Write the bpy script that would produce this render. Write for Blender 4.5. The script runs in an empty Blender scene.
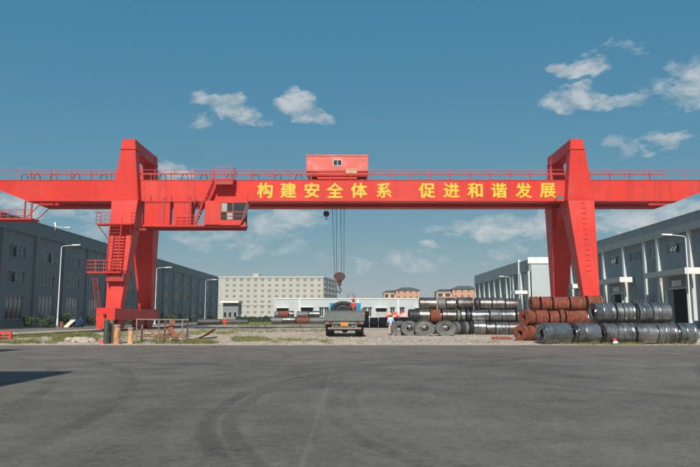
import bpy, math, random
from mathutils import Vector, Matrix, noise as mnoise
R = math.radians
rnd = random.Random(11)
sc = bpy.context.scene
C = sc.collection

# ------------------------------------------------------------------ camera, sky, sun, exposure
PITCH = R(7.28); F = 650.0; EYE = 1.6
cam = bpy.data.cameras.new('camera'); cam.lens = 36.0 * F / 700.0; cam.sensor_width = 36.0
cam.clip_end = 6000; cam.clip_start = 0.1
co = bpy.data.objects.new('camera', cam); C.objects.link(co)
co.location = (0, 0, EYE); co.rotation_euler = (math.pi / 2 + PITCH, 0, 0)
sc.camera = co

SUN_EL, SUN_AZ = R(37), R(184)          # azimuth clockwise from +Y: behind the camera, a little to the left
to_sun = Vector((math.sin(SUN_AZ) * math.cos(SUN_EL), math.cos(SUN_AZ) * math.cos(SUN_EL), math.sin(SUN_EL)))
sl = bpy.data.lights.new('sun', 'SUN'); sl.energy = 5.0; sl.angle = R(0.5); sl.color = (1.0, 0.93, 0.82)
so = bpy.data.objects.new('sun', sl); C.objects.link(so)
so.rotation_euler = (-to_sun).to_track_quat('-Z', 'Y').to_euler(); so.location = (0, -20, 60)

sc.view_settings.view_transform = 'Standard'; sc.view_settings.look = 'None'
sc.view_settings.gamma = 1.0; sc.view_settings.use_curve_mapping = False
sc.view_settings.exposure = 0.0
sc.cycles.max_bounces = 6
HAZE = 0.00035

def ray(x, y):
    dx = (x - 350.0) / F; dy = (233.5 - y) / F
    return Vector((dx, math.cos(PITCH) - dy * math.sin(PITCH), math.sin(PITCH) + dy * math.cos(PITCH)))
def at(x, y, D):
    r = ray(x, y); return Vector((0, 0, EYE)) + r * (D / r.y)

world = bpy.data.worlds.new('World'); sc.world = world; world.use_nodes = True
def build_world():
    nt = world.node_tree; N = nt.nodes; L = nt.links
    N.clear()
    def nd(t, **k):
        n = N.new(t)
        for a, v in k.items(): setattr(n, a, v)
        return n
    def mth(op, a, b=None, c=None, clamp=False):
        n = nd('ShaderNodeMath', operation=op); n.use_clamp = clamp
        for i, v in enumerate((a, b, c)):
            if v is None: continue
            if isinstance(v, (int, float)): n.inputs[i].default_value = v
            else: L.new(v, n.inputs[i])
        return n.outputs[0]
    def mixc(f, a, b):
        n = nd('ShaderNodeMix', data_type='RGBA')
        if isinstance(f, (int, float)): n.inputs[0].default_value = f
        else: L.new(f, n.inputs[0])
        for i, v in ((6, a), (7, b)):
            if isinstance(v, tuple): n.inputs[i].default_value = v + (1,)
            else: L.new(v, n.inputs[i])
        return n.outputs[2]
    sky = nd('ShaderNodeTexSky', sky_type='NISHITA'); sky.sun_disc = False
    sky.sun_elevation = SUN_EL; sky.sun_rotation = SUN_AZ
    sky.air_density = 0.7; sky.dust_density = 0.3; sky.ozone_density = 2.0; sky.altitude = 20
    # a hazy summer sky: less contrast between zenith and horizon than clean air gives
    sp = nd('ShaderNodeSeparateColor'); L.new(sky.outputs[0], sp.inputs[0]); tint = nd('ShaderNodeCombineColor')
    for i, (g, kk) in enumerate(SKY_CURVE):
        L.new(mth('MULTIPLY', mth('POWER', mth('MULTIPLY', sp.outputs[i], SKY_STRENGTH), g), kk / SKY_STRENGTH), tint.inputs[i])
    tc = nd('ShaderNodeTexCoord'); sep = nd('ShaderNodeSeparateXYZ'); L.new(tc.outputs['Generated'], sep.inputs[0])
    X, Y, Z = sep.outputs
    az = mth('ARCTAN2', X, Y); el = mth('ARCSINE', Z)
    stretch = nd('ShaderNodeMapping'); stretch.inputs['Scale'].default_value = (1, 1, 1.9)
    L.new(tc.outputs['Generated'], stretch.inputs[0])
    def noise(scale, detail, rough, dist=0.0, off=(0, 0, 0)):
        mp = nd('ShaderNodeMapping'); mp.inputs['Location'].default_value = off; L.new(stretch.outputs[0], mp.inputs[0])
        n = nd('ShaderNodeTexNoise'); n.inputs['Scale'].default_value = scale; n.inputs['Detail'].default_value = detail
        n.inputs['Roughness'].default_value = rough; n.inputs['Distortion'].default_value = dist
        L.new(mp.outputs[0], n.inputs['Vector']); return n.outputs['Fac']
    n1 = noise(15, 10, 0.62, 0.5); n2 = noise(48, 8, 0.65, 0.4, (3, 1, 7))
    w1 = noise(18, 4, 0.6, 0, (5, 8, 1)); w2 = noise(18, 4, 0.6, 0, (1, 3, 9))
    az0, az = az, mth('ADD', az, mth('MULTIPLY', mth('SUBTRACT', w1, 0.5), 0.09)); el = mth('ADD', el, mth('MULTIPLY', mth('SUBTRACT', w2, 0.5), 0.055))
    # clouds seen over the yard: (pixel x, y, half width, half height, thickness)
    blobs = [(207, 100, 13, 8, .7), (226, 106, 20, 12, .95), (246, 116, 18, 10, .9), (260, 123, 12, 6, .5), (296, 104, 20, 11, 1.0), (312, 113, 20, 9, .85), (557, 64, 9, 13, .5), (586, 70, 26, 8, .72),
             (625, 49, 24, 6, .75), (572, 100, 30, 10, .95), (612, 103, 38, 6, .5), (694, 84, 28, 19, .62), (664, 142, 19, 8, .8),
             (172, 172, 15, 10, 1.0), (280, 219, 42, 13, .75), (250, 240, 70, 14, .3), (470, 226, 40, 9, .7), (528, 224, 32, 12, .72),
             (436, 248, 18, 5, .6), (505, 250, 40, 8, .35), (640, 219, 70, 11, .7), (30, 203, 80, 10, .6), (620, 145, 20, 8, .4),
             (130, 230, 80, 14, .35), (400, 262, 90, 10, .35), (200, 126, 12, 7, .4)]
    env = None
    for (px, py, hw, hh, th) in blobs:
        d = ray(px, py).normalized(); a0 = math.atan2(d.x, d.y); e0 = math.asin(d.z)
        ra = hw / F * 1.3; re = hh / F * 1.45
        q = mth('ADD', mth('POWER', mth('DIVIDE', mth('SUBTRACT', az, a0), ra), 2), mth('POWER', mth('DIVIDE', mth('SUBTRACT', el, e0), re), 2))
        m = mth('MULTIPLY', mth('SUBTRACT', 1.0, q, clamp=True), th)
        env = m if env is None else mth('MAXIMUM', env, m)
    # the rest of the sky carries the same loose fair-weather clouds
    low = noise(3.2, 3, 0.5, 0, (9, 4, 2))
    side = mth('MULTIPLY', mth('SUBTRACT', mth('ABSOLUTE', az0), 0.56), 6.0, clamp=True)
    gen = mth('MULTIPLY', mth('MULTIPLY', mth('SUBTRACT', low, 0.5), 5.0, clamp=True), side)
    env = mth('MAXIMUM', env, gen)
    dens = mth('ADD', mth('MULTIPLY', mth('SUBTRACT', n1, 0.5), 3.4), mth('MULTIPLY', mth('SUBTRACT', n2, 0.5), 1.1))
    dens = mth('MULTIPLY', mth('ADD', mth('MULTIPLY', env, 1.25), mth('ADD', dens, -0.22)), 0.75)
    dens = mth('MULTIPLY', dens, mth('MULTIPLY', env, 4.0, clamp=True), clamp=True)
    dens = mth('MULTIPLY', mth('SMOOTH_MIN', dens, 0.8, 0.25), 0.92, clamp=True)
    shade = mth('ADD', mth('MULTIPLY', n1, 0.55), 0.62)
    cc = nd('ShaderNodeMix', data_type='RGBA', blend_type='MULTIPLY'); cc.inputs[0].default_value = 1
    cc.inputs[6].default_value = CLOUD_COL + (1,)
    comb = nd('ShaderNodeCombineColor'); [L.new(shade, comb.inputs[i]) for i in range(3)]
    L.new(comb.outputs[0], cc.inputs[7])
    bg1 = nd('ShaderNodeBackground'); L.new(tint.outputs[0], bg1.inputs[0]); bg1.inputs[1].default_value = SKY_STRENGTH
    bg2 = nd('ShaderNodeBackground'); L.new(cc.outputs[2], bg2.inputs[0]); bg2.inputs[1].default_value = 1.0
    mx = nd('ShaderNodeMixShader'); L.new(dens, mx.inputs[0]); L.new(bg1.outputs[0], mx.inputs[1]); L.new(bg2.outputs[0], mx.inputs[2])
    out = nd('ShaderNodeOutputWorld'); L.new(mx.outputs[0], out.inputs[0])
SKY_CURVE = ((.92, .60), (.40, .485), (.17, .47)); SKY_STRENGTH = 0.085; CLOUD_COL = (0.70, 0.715, 0.70)
build_world()

# ------------------------------------------------------------------ materials
def mat(name, col, rough=0.7, metal=0.0, var=0.15, scale=2.0, stretch=(1, 1, 1), dirt=None, dirt_amt=0.0, dirt_scale=1.2,
        dirt_stretch=(1, 1, 1), bump=0.0, bump_scale=20.0, spec=0.5, rvar=0.0, world_space=False, coat=0.0, detail=6, hard=0.22, fade=None):
    m = bpy.data.materials.new(name); m.use_nodes = True
    nt = m.node_tree; N = nt.nodes; L = nt.links
    b = N['Principled BSDF']
    tc = N.new('ShaderNodeTexCoord'); oi = N.new('ShaderNodeObjectInfo')
    ad = N.new('ShaderNodeVectorMath'); ad.operation = 'MULTIPLY_ADD'
    if world_space:
        g = N.new('ShaderNodeNewGeometry'); src = g.outputs['Position']
    else:
        src = tc.outputs['Object']
    cmb = N.new('ShaderNodeCombineXYZ')
    for i in range(3): L.new(oi.outputs['Random'], cmb.inputs[i])
    L.new(cmb.outputs[0], ad.inputs[0]); ad.inputs[1].default_value = (0, 0, 0) if world_space else (37, 53, 71); L.new(src, ad.inputs[2])
    def noise(sc_, st, det=detail, rg=0.6):
        mp = N.new('ShaderNodeMapping'); mp.inputs['Scale'].default_value = st; L.new(ad.outputs[0], mp.inputs[0])
        n = N.new('ShaderNodeTexNoise'); n.inputs['Scale'].default_value = sc_; n.inputs['Detail'].default_value = det
        n.inputs['Roughness'].default_value = rg; L.new(mp.outputs[0], n.inputs['Vector']); return n.outputs['Fac']
    n = noise(scale, stretch)
    rmp = N.new('ShaderNodeMapRange'); L.new(n, rmp.inputs[0]); rmp.inputs[1].default_value = 0.25; rmp.inputs[2].default_value = 0.75
    rmp.inputs[3].default_value = 1 - var; rmp.inputs[4].default_value = 1 + var
    vm = N.new('ShaderNodeVectorMath'); vm.operation = 'SCALE'; vm.inputs[0].default_value = col[:3]; L.new(rmp.outputs[0], vm.inputs['Scale'])
    c = vm.outputs[0]
    if fade:        # sun-bleached areas of the paint
        fr = N.new('ShaderNodeMapRange'); L.new(noise(.13, (1, 1, 1.6), 3), fr.inputs[0]); fr.inputs[1].default_value = .48; fr.inputs[2].default_value = .68; fr.inputs[4].default_value = .4
        fx = N.new('ShaderNodeMix'); fx.data_type = 'RGBA'; L.new(fr.outputs[0], fx.inputs[0]); L.new(c, fx.inputs[6]); fx.inputs[7].default_value = fade + (1,)
        c = fx.outputs[2]
    if dirt:
        dn = noise(dirt_scale, dirt_stretch)
        dr = N.new('ShaderNodeMapRange'); L.new(dn, dr.inputs[0]); dr.inputs[1].default_value = 0.6 - 0.3 * dirt_amt; dr.inputs[2].default_value = dr.inputs[1].default_value + hard
        dr.inputs[3].default_value = 0; dr.inputs[4].default_value = min(1, 0.3 + dirt_amt)
        mx = N.new('ShaderNodeMix'); mx.data_type = 'RGBA'; L.new(dr.outputs[0], mx.inputs[0]); L.new(c, mx.inputs[6]); mx.inputs[7].default_value = dirt + (1,)
        c = mx.outputs[2]
    L.new(c, b.inputs['Base Color'])
    b.inputs['Roughness'].default_value = rough; b.inputs['Metallic'].default_value = metal
    b.inputs['Specular IOR Level'].default_value = spec
    if coat: b.inputs['Coat Weight'].default_value = coat
    if rvar:
        rr = N.new('ShaderNodeMapRange'); L.new(noise(scale * 2.3, stretch), rr.inputs[0]); rr.inputs[1].default_value = .3; rr.inputs[2].default_value = .7
        rr.inputs[3].default_value = max(.03, rough - rvar); rr.inputs[4].default_value = min(1, rough + rvar); L.new(rr.outputs[0], b.inputs['Roughness'])
    if bump:
        bn = N.new('ShaderNodeBump'); bn.inputs['Strength'].default_value = 1.0; bn.inputs['Distance'].default_value = bump
        L.new(noise(bump_scale, stretch, 4), bn.inputs['Height']); L.new(bn.outputs[0], b.inputs['Normal'])
    return m

M = {}
M['red'] = mat('crane_red', (.60, .030, .019), .45, 0, .13, .3, dirt=(.27, .04, .032), dirt_amt=.26, dirt_scale=1.2, dirt_stretch=(1.8, 1.8, .14), rvar=.08, spec=.28, fade=(.60, .085, .065))
M['red_dark'] = mat('crane_red_worn', (.36, .03, .024), .5, 0, .15, .6, dirt=(.16, .05, .035), dirt_amt=.3, dirt_scale=1.5, dirt_stretch=(1, 1, .4))
M['red_rail'] = mat('rail_red', (.60, .075, .06), .45, 0, .1, 1)
M['yellow'] = mat('sign_yellow', (.80, .46, .02), .5, 0, .1, 2)
M['steel'] = mat('bare_steel', (.30, .31, .32), .45, .7, .2, 3, rvar=.1)
M['darksteel'] = mat('dark_steel', (.05, .05, .052), .55, .4, .3, 4, dirt=(.1, .05, .03), dirt_amt=.2)
M['rope'] = mat('wire_rope', (.05, .05, .05), .6, .3, .1, 8)
M['cable'] = mat('festoon_cable', (.07, .09, .08), .6, 0, .2, 4)
M['cabglass'] = mat('cab_glass', (.03, .035, .038), .12, 0, .3, 1, spec=.6)
M['cabglass_pale'] = mat('cab_glass_pale', (.35, .36, .34), .15, 0, .1, 1, spec=.5)
M['trolley'] = mat('trolley_red', (.58, .095, .075), .45, 0, .12, .6, dirt=(.62, .34, .30), dirt_amt=.3, dirt_scale=.9, rvar=.1)
M['plate'] = mat('nameplate', (.42, .36, .22), .5, 0, .2, 5)
M['hookred'] = mat('hook_block_paint', (.08, .022, .02), .5, .2, .3, 3, dirt=(.05, .04, .04), dirt_amt=.4)
M['wallL'] = mat('render_blue_grey', (.20, .225, .228), .85, 0, .08, .4, dirt=(.14, .155, .155), dirt_amt=.25, dirt_scale=.6, dirt_stretch=(1, 1, .12), world_space=True)
M['fasciaL'] = mat('fascia_blue_grey', (.16, .19, .195), .7, 0, .07, .5, dirt=(.11, .13, .13), dirt_amt=.25, dirt_scale=.7, dirt_stretch=(1, 1, .1), world_space=True)
M['wallR'] = mat('render_slate', (.21, .26, .265), .85, 0, .1, .4, dirt=(.14, .17, .17), dirt_amt=.25, dirt_scale=.6, dirt_stretch=(1, 1, .12), world_space=True)
M['fasciaR'] = mat('fascia_grey', (.29, .315, .31), .7, 0, .06, .5, dirt=(.2, .22, .215), dirt_amt=.25, dirt_scale=.7, dirt_stretch=(1, 1, .1), world_space=True)
M['column'] = mat('column_pale', (.56, .60, .60), .8, 0, .06, .8, dirt=(.36, .38, .37), dirt_amt=.2, dirt_scale=.9, dirt_stretch=(1, 1, .15), world_space=True)
M['white'] = mat('white_paint', (.74, .74, .72), .6, 0, .05, 1, dirt=(.5, .49, .45), dirt_amt=.18, dirt_scale=1, dirt_stretch=(1, 1, .2), world_space=True)
M['soffit'] = mat('canopy_grey', (.40, .41, .40), .75, 0, .07, 1, dirt=(.28, .28, .27), dirt_amt=.2, dirt_scale=.8, dirt_stretch=(1, .4, 1), world_space=True)
M['frame'] = mat('window_frame', (.50, .53, .53), .5, 0, .05, 2)
M['glass'] = mat('window_glass', (.018, .026, .03), .06, 0, .4, .6, spec=.6)
M['glass_pale'] = mat('window_glass_curtain', (.12, .145, .15), .12, 0, .35, .8, spec=.5)
M['black'] = mat('shade_black', (.006, .006, .007), .9, 0, .1, 1)  # near-black standing for shade in openings and under the door canopies
M['roofing'] = mat('roof_sheet', (.2, .21, .21), .7, 0, .1, 1, world_space=True)
M['dorm'] = mat('dormitory_render', (.42, .41, .365), .85, 0, .06, .12, dirt=(.33, .325, .295), dirt_amt=.2, dirt_scale=.2, dirt_stretch=(1, 1, .2), world_space=True)
M['dormtrim'] = mat('dormitory_trim', (.50, .495, .455), .8, 0, .05, .3, world_space=True)
M['lowwall'] = mat('pale_blue_render', (.44, .49, .51), .8, 0, .05, .3, dirt=(.36, .39, .40), dirt_amt=.2, dirt_scale=.5, dirt_stretch=(1, 1, .15), world_space=True)
M['orange'] = mat('orange_render', (.56, .27, .15), .85, 0, .07, .2, world_space=True)
M['cream'] = mat('cream_render', (.55, .47, .34), .85, 0, .08, .2, world_space=True)
M['roofgreen'] = mat('roof_dark_tile', (.06, .075, .07), .7, 0, .2, .5, world_space=True)
M['pole'] = mat('lamp_post_white', (.74, .75, .74), .4, 0, .05, 2)
M['coil'] = mat('coil_steel', (.31, .315, .315), .31, .85, .24, 1.1, stretch=(2.2, .7, .7), dirt=(.07, .07, .07), dirt_amt=.46, dirt_scale=1.1, dirt_stretch=(1.0, .8, .8), rvar=.1, bump=.003, bump_scale=2)
M['coil2'] = mat('coil_steel_brown', (.22, .20, .19), .38, .82, .3, 1.1, stretch=(2.2, .7, .7), dirt=(.06, .042, .036), dirt_amt=.55, dirt_scale=1.1, dirt_stretch=(1.0, .8, .8), rvar=.1, bump=.003, bump_scale=2)
M['coil_dark'] = mat('coil_matt_grey', (.15, .15, .147), .62, .3, .25, 2, stretch=(1, 1, 1), dirt=(.075, .068, .06), dirt_amt=.35, dirt_scale=1.5, bump=.004, bump_scale=5)
M['coil_black'] = mat('coil_black', (.035, .036, .038), .5, .4, .2, 2)  # tone of dark coils; also carries shade for the stack under the crane's shadow
M['rust'] = mat('coil_rust', (.235, .062, .032), .85, .05, .4, 2.6, stretch=(2.5, .8, .8), dirt=(.075, .028, .02), dirt_amt=.55, dirt_scale=2.4, dirt_stretch=(2.5, 1, 1), bump=.006, bump_scale=9)
M['rust_bar'] = mat('rusty_bar', (.24, .085, .045), .85, .05, .4, 4, dirt=(.12, .05, .035), dirt_amt=.4)
M['grey_bar'] = mat('dull_pipe', (.24, .21, .18), .7, .1, .25, 5, dirt=(.2, .08, .04), dirt_amt=.3)
M['wrapred'] = mat('red_wrap', (.62, .05, .045), .45, 0, .15, 2, dirt=(.75, .70, .68), dirt_amt=.42, dirt_scale=1.6, hard=.06)
M['strap'] = mat('strap_steel', (.10, .105, .11), .45, .7, .15, 6)
M['truckgreen'] = mat('truck_bed_paint', (.115, .145, .14), .6, .1, .2, 2, dirt=(.20, .185, .16), dirt_amt=.4, dirt_scale=2.5, dirt_stretch=(1, 1, .4))
M['truckblue'] = mat('truck_cab_blue', (.02, .22, .42), .35, 0, .1, 1, coat=.3)
M['tyre'] = mat('tyre_rubber', (.022, .022, .022), .85, 0, .2, 6, dirt=(.10, .09, .075), dirt_amt=.35)
M['rim'] = mat('wheel_rim', (.18, .18, .17), .6, .3, .2, 5)
M['tail'] = mat('tail_lamp_red', (.28, .02, .016), .3, 0, .1, 5)
M['amber'] = mat('number_plate_orange', (.62, .22, .03), .5, 0, .2, 5)
M['skin'] = mat('skin', (.42, .24, .16), .6, 0, .05, 5)
M['hair'] = mat('hair', (.015, .012, .01), .7, 0, .1, 5)
M['shirtblue'] = mat('shirt_pale_blue', (.42, .60, .78), .85, 0, .06, 6, bump=.006, bump_scale=9)
M['trousers'] = mat('trousers_beige', (.50, .44, .38), .85, 0, .08, 6, bump=.006, bump_scale=9)
M['shirtred'] = mat('shirt_red', (.62, .05, .045), .85, 0, .08, 6, bump=.006, bump_scale=9)
M['shirtwhite'] = mat('vest_white', (.75, .72, .70), .85, 0, .06, 6)
M['darkcloth'] = mat('dark_cloth', (.035, .04, .055), .85, 0, .1, 6)
M['helmet_y'] = mat('helmet_yellow', (.85, .52, .05), .35, 0, .03, 5)
M['helmet_r'] = mat('helmet_red', (.70, .04, .03), .35, 0, .03, 5)
M['boot'] = mat('boot', (.03, .028, .025), .7, 0, .1, 5)
M['postgreen'] = mat('post_dark_green', (.045, .075, .065), .6, .1, .2, 4, dirt=(.12, .09, .06), dirt_amt=.3)
M['postgrey'] = mat('post_grey_brown', (.15, .12, .10), .8, 0, .2, 5, dirt=(.24, .2, .16), dirt_amt=.3)
M['postorange'] = mat('post_orange_brown', (.50, .27, .13), .8, 0, .15, 4, dirt=(.26, .12, .06), dirt_amt=.38, dirt_scale=5, hard=.1)
M['postband'] = mat('post_ochre_flakes', (.62, .36, .16), .8, 0, .15, 5, dirt=(.30, .15, .07), dirt_amt=.3, dirt_scale=6, hard=.1)
M['bright_red'] = mat('barrier_red', (.70, .045, .035), .5, 0, .1, 2, dirt=(.25, .05, .03), dirt_amt=.2, dirt_scale=3)
M['stone'] = mat('stone', (.46, .395, .33), .9, 0, .2, 3, bump=.02, bump_scale=6)
M['leaf'] = mat('leaf_dark', (.045, .075, .03), .6, 0, .4, 3)
M['leaf2'] = mat('leaf_mid', (.06, .10, .035), .6, 0, .4, 3)
M['bark'] = mat('bark', (.10, .075, .05), .9, 0, .3, 6)
M['forkblue'] = mat('machine_blue', (.02, .16, .36), .45, 0, .15, 2, dirt=(.05, .06, .07), dirt_amt=.25)
M['plank'] = mat('pale_plank', (.62, .54, .46), .8, 0, .1, 3, stretch=(.4, 5, 5))
M['tarp'] = mat('green_tarp', (.05, .22, .09), .65, 0, .2, 2, bump=.02, bump_scale=4)
M['pipe'] = mat('dark_pipe', (.07, .065, .065), .6, .2, .3, 1.5, stretch=(.3, 1, 1), dirt=(.13, .07, .05), dirt_amt=.3)
M['paper'] = mat('paper_white', (.78, .76, .74), .8, 0, .05, 5)
M['hydrant'] = mat('hydrant_red', (.75, .05, .03), .45, 0, .1, 3)
M['railsteel'] = mat('rail_steel', (.14, .095, .075), .6, .5, .3, 3)
M['concrete'] = mat('concrete', (.31, .265, .225), .9, 0, .15, .8, dirt=(.22, .19, .162), dirt_amt=.4, dirt_scale=.5, bump=.004, bump_scale=30, world_space=True)

def asphalt():
    m = bpy.data.materials.new('asphalt'); m.use_nodes = True
    nt = m.node_tree; N = nt.nodes; L = nt.links; b = N['Principled BSDF']
    g = N.new('ShaderNodeNewGeometry'); P = g.outputs['Position']
    def mth(op, a, b_=None, c=None, clamp=False):
        n = N.new('ShaderNodeMath'); n.operation = op; n.use_clamp = clamp
        for i, v in enumerate((a, b_, c)):
            if v is None: continue
            if isinstance(v, (int, float)): n.inputs[i].default_value = v
            else: L.new(v, n.inputs[i])
        return n.outputs[0]
    def noise(scale, st=(1, 1, 1), det=6, rg=.6, off=(0, 0, 0)):
        mp = N.new('ShaderNodeMapping'); mp.inputs['Scale'].default_value = st; mp.inputs['Location'].default_value = off; L.new(P, mp.inputs[0])
        n = N.new('ShaderNodeTexNoise'); n.inputs['Scale'].default_value = scale; n.inputs['Detail'].default_value = det; n.inputs['Roughness'].default_value = rg
        L.new(mp.outputs[0], n.inputs['Vector']); return n.outputs['Fac']
    sep = N.new('ShaderNodeSeparateXYZ'); L.new(P, sep.inputs[0]); X, Y, _ = sep.outputs
    big = noise(.14, (1, 1, 1), 5, .6); mid = noise(.8, (1, 1, 1), 6, .6, (5, 2, 0)); gr = noise(7, (1, 1, 1), 5, .75, (1, 2, 0)); fine = noise(70, (1, 1, 1), 3, .8)
    v = mth('MULTIPLY', mth('SUBTRACT', big, .5), 1.35)
    for f_, k_ in ((mid, 1.0), (gr, 1.3), (fine, 1.4)): v = mth('ADD', v, mth('MULTIPLY', mth('SUBTRACT', f_, .5), k_))
    val = mth('ADD', 1.0, v)
    # tyre tracks: worn, darker rubber arcs left by turning lorries, broken up by noise
    wob = mth('MULTIPLY', mth('SUBTRACT', noise(.3, (1, 1, 1), 2, .5, (11, 3, 0)), .5), .35)
    brk = mth('MULTIPLY', mth('SUBTRACT', noise(.35, (1, 1, 1), 5, .65, (2, 9, 0)), .30), 3.0, clamp=True)
    tr = None
    for (cx, cy, r, w, s) in TRACKS:
        d = mth('SQRT', mth('ADD', mth('POWER', mth('SUBTRACT', X, cx), 2), mth('POWER', mth('SUBTRACT', Y, cy), 2)))
        d = mth('ABSOLUTE', mth('ADD', mth('SUBTRACT', d, r), wob))
        k = mth('MULTIPLY', mth('SUBTRACT', 1.0, mth('POWER', mth('DIVIDE', d, w), 4), clamp=True), s)
        tr = k if tr is None else mth('MAXIMUM', tr, k)
    val = mth('MULTIPLY', val, mth('SUBTRACT', 1.0, mth('MULTIPLY', tr, brk)))
    # hairline cracks
    mpv = N.new('ShaderNodeMapping'); L.new(P, mpv.inputs[0])
    wv = N.new('ShaderNodeTexNoise'); wv.inputs['Scale'].default_value = .9; wv.inputs['Detail'].default_value = 5; L.new(P, wv.inputs['Vector'])
    av = N.new('ShaderNodeVectorMath'); av.operation = 'MULTIPLY_ADD'; L.new(wv.outputs['Color'], av.inputs[0]); av.inputs[1].default_value = (1.6, 1.6, 0); L.new(P, av.inputs[2])
    vo = N.new('ShaderNodeTexVoronoi'); vo.feature = 'DISTANCE_TO_EDGE'; vo.inputs['Scale'].default_value = .16; L.new(av.outputs[0], vo.inputs['Vector'])
    ck = mth('MULTIPLY', mth('SUBTRACT', 1.0, mth('DIVIDE', vo.outputs['Distance'], .0035), clamp=True), mth('MULTIPLY', mth('SUBTRACT', noise(.22, (1, 1, 1), 3, .5, (7, 7, 0)), .48), 5.0, clamp=True))
    val = mth('MULTIPLY', val, mth('SUBTRACT', 1.0, mth('MULTIPLY', ck, .5)))
    # oil drips
    vd = N.new('ShaderNodeTexVoronoi'); vd.inputs['Scale'].default_value = .55; L.new(av.outputs[0], vd.inputs['Vector'])
    sp_ = N.new('ShaderNodeSeparateColor'); L.new(vd.outputs['Color'], sp_.inputs[0])
    oil = mth('MULTIPLY', mth('SUBTRACT', 1.0, mth('DIVIDE', vd.outputs['Distance'], .16), clamp=True), mth('GREATER_THAN', sp_.outputs[0], .8))
    val = mth('MULTIPLY', val, mth('SUBTRACT', 1.0, mth('MULTIPLY', oil, .35)))
    # pale sealed joint running up the yard
    jd = mth('ABSOLUTE', mth('ADD', mth('ADD', X, .52), mth('MULTIPLY', wob, .1)))
    jn = mth('MULTIPLY', mth('SUBTRACT', 1.0, mth('DIVIDE', jd, .05), clamp=True), mth('MULTIPLY', brk, .22))
    jn = mth('MULTIPLY', jn, mth('LESS_THAN', Y, 24))
    jn2 = mth('MULTIPLY', mth('SUBTRACT', 1.0, mth('DIVIDE', mth('ABSOLUTE', mth('SUBTRACT', mth('ADD', Y, mth('MULTIPLY', X, -.04)), 23.2)), .07), clamp=True), mth('MULTIPLY', brk, .16))
    jn = mth('MAXIMUM', jn, jn2)
    # dust carried on to the road from the gravel yard
    dust = mth('MULTIPLY', mth('SUBTRACT', mth('ADD', mth('DIVIDE', Y, 34), mth('MULTIPLY', mid, 1.2)), 1.25), 1.3, clamp=True)
    c1 = N.new('ShaderNodeVectorMath'); c1.operation = 'SCALE'; c1.inputs[0].default_value = ASPH; L.new(val, c1.inputs['Scale'])
    mx = N.new('ShaderNodeMix'); mx.data_type = 'RGBA'; L.new(jn, mx.inputs[0]); L.new(c1.outputs[0], mx.inputs[6]); mx.inputs[7].default_value = (.3, .28, .25, 1)
    mx2 = N.new('ShaderNodeMix'); mx2.data_type = 'RGBA'; L.new(mth('MULTIPLY', dust, .9), mx2.inputs[0]); L.new(mx.outputs[2], mx2.inputs[6]); mx2.inputs[7].default_value = (.215, .165, .138, 1)
    L.new(mx2.outputs[2], b.inputs['Base Color']); b.inputs['Roughness'].default_value = .85; b.inputs['Specular IOR Level'].default_value = .3
    bn = N.new('ShaderNodeBump'); bn.inputs['Distance'].default_value = .006; L.new(noise(45, (1, 1, 1), 3, .7), bn.inputs['Height']); L.new(bn.outputs[0], b.inputs['Normal'])
    return m
ASPH = (.136, .127, .109)
TRACKS = [(CXT, CYT, RT + o, w, k) for CXT, CYT, RT in ((11.72, 12.3, 14.0),) for o, w, k in ((0, .16, .36), (-.33, .14, .3), (.9, .45, .15), (-1.1, .5, .12), (-1.9, .14, .2), (-2.25, .13, .17), (2.4, .25, .12), (-3.4, .3, .1))]
TRACKS += [(-14, 26, 11.5, .2, .25), (-14, 26, 9.6, .2, .22), (15, 21, 9.5, .2, .2), (15, 21, 9.15, .18, .18), (15, 21, 11.4, .22, .18), (2, 52, 30.5, .25, .25), (2, 52, 32.6, .25, .22),
           (-30, 8, 26, .2, .26), (-30, 8, 24.2, .2, .24), (40, 5, 33, .25, .24), (40, 5, 31, .25, .22)]
M['asphalt'] = asphalt()

def ground_mat(name, c1, c2, c3, s1=.25, s2=2.0, fine=14, bump=.03, thr=.52):
    m = bpy.data.materials.new(name); m.use_nodes = True
    nt = m.node_tree; N = nt.nodes; L = nt.links; b = N['Principled BSDF']
    g = N.new('ShaderNodeNewGeometry')
    def noise(scale, det=6, rg=.65):
        n = N.new('ShaderNodeTexNoise'); n.inputs['Scale'].default_value = scale; n.inputs['Detail'].default_value = det; n.inputs['Roughness'].default_value = rg
        L.new(g.outputs['Position'], n.inputs['Vector']); return n.outputs['Fac']
    def rng(f, a, b_):
        r = N.new('ShaderNodeMapRange'); L.new(f, r.inputs[0]); r.inputs[1].default_value = a; r.inputs[2].default_value = b_; return r.outputs[0]
    m1 = N.new('ShaderNodeMix'); m1.data_type = 'RGBA'; L.new(rng(noise(s2), .35, .65), m1.inputs[0]); m1.inputs[6].default_value = c1 + (1,); m1.inputs[7].default_value = c2 + (1,)
    m2 = N.new('ShaderNodeMix'); m2.data_type = 'RGBA'; L.new(rng(noise(s1), thr, thr + .12), m2.inputs[0]); L.new(m1.outputs[2], m2.inputs[6]); m2.inputs[7].default_value = c3 + (1,)
    m3 = N.new('ShaderNodeMix'); m3.data_type = 'RGBA'; m3.blend_type = 'MULTIPLY'; m3.inputs[0].default_value = .6; L.new(m2.outputs[2], m3.inputs[6])
    r = N.new('ShaderNodeMapRange'); L.new(noise(fine, 3, .8), r.inputs[0]); r.inputs[1].default_value = .3; r.inputs[2].default_value = .7; r.inputs[3].default_value = .55; r.inputs[4].default_value = 1.35
    cb = N.new('ShaderNodeCombineColor'); [L.new(r.outputs[0], cb.inputs[i]) for i in range(3)]; L.new(cb.outputs[0], m3.inputs[7])
    L.new(m3.outputs[2], b.inputs['Base Color']); b.inputs['Roughness'].default_value = .95; b.inputs['Specular IOR Level'].default_value = .2
    bn = N.new('ShaderNodeBump'); bn.inputs['Distance'].default_value = bump; L.new(noise(fine * .7, 4, .7), bn.inputs['Height']); L.new(bn.outputs[0], b.inputs['Normal'])
    return m
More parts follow.
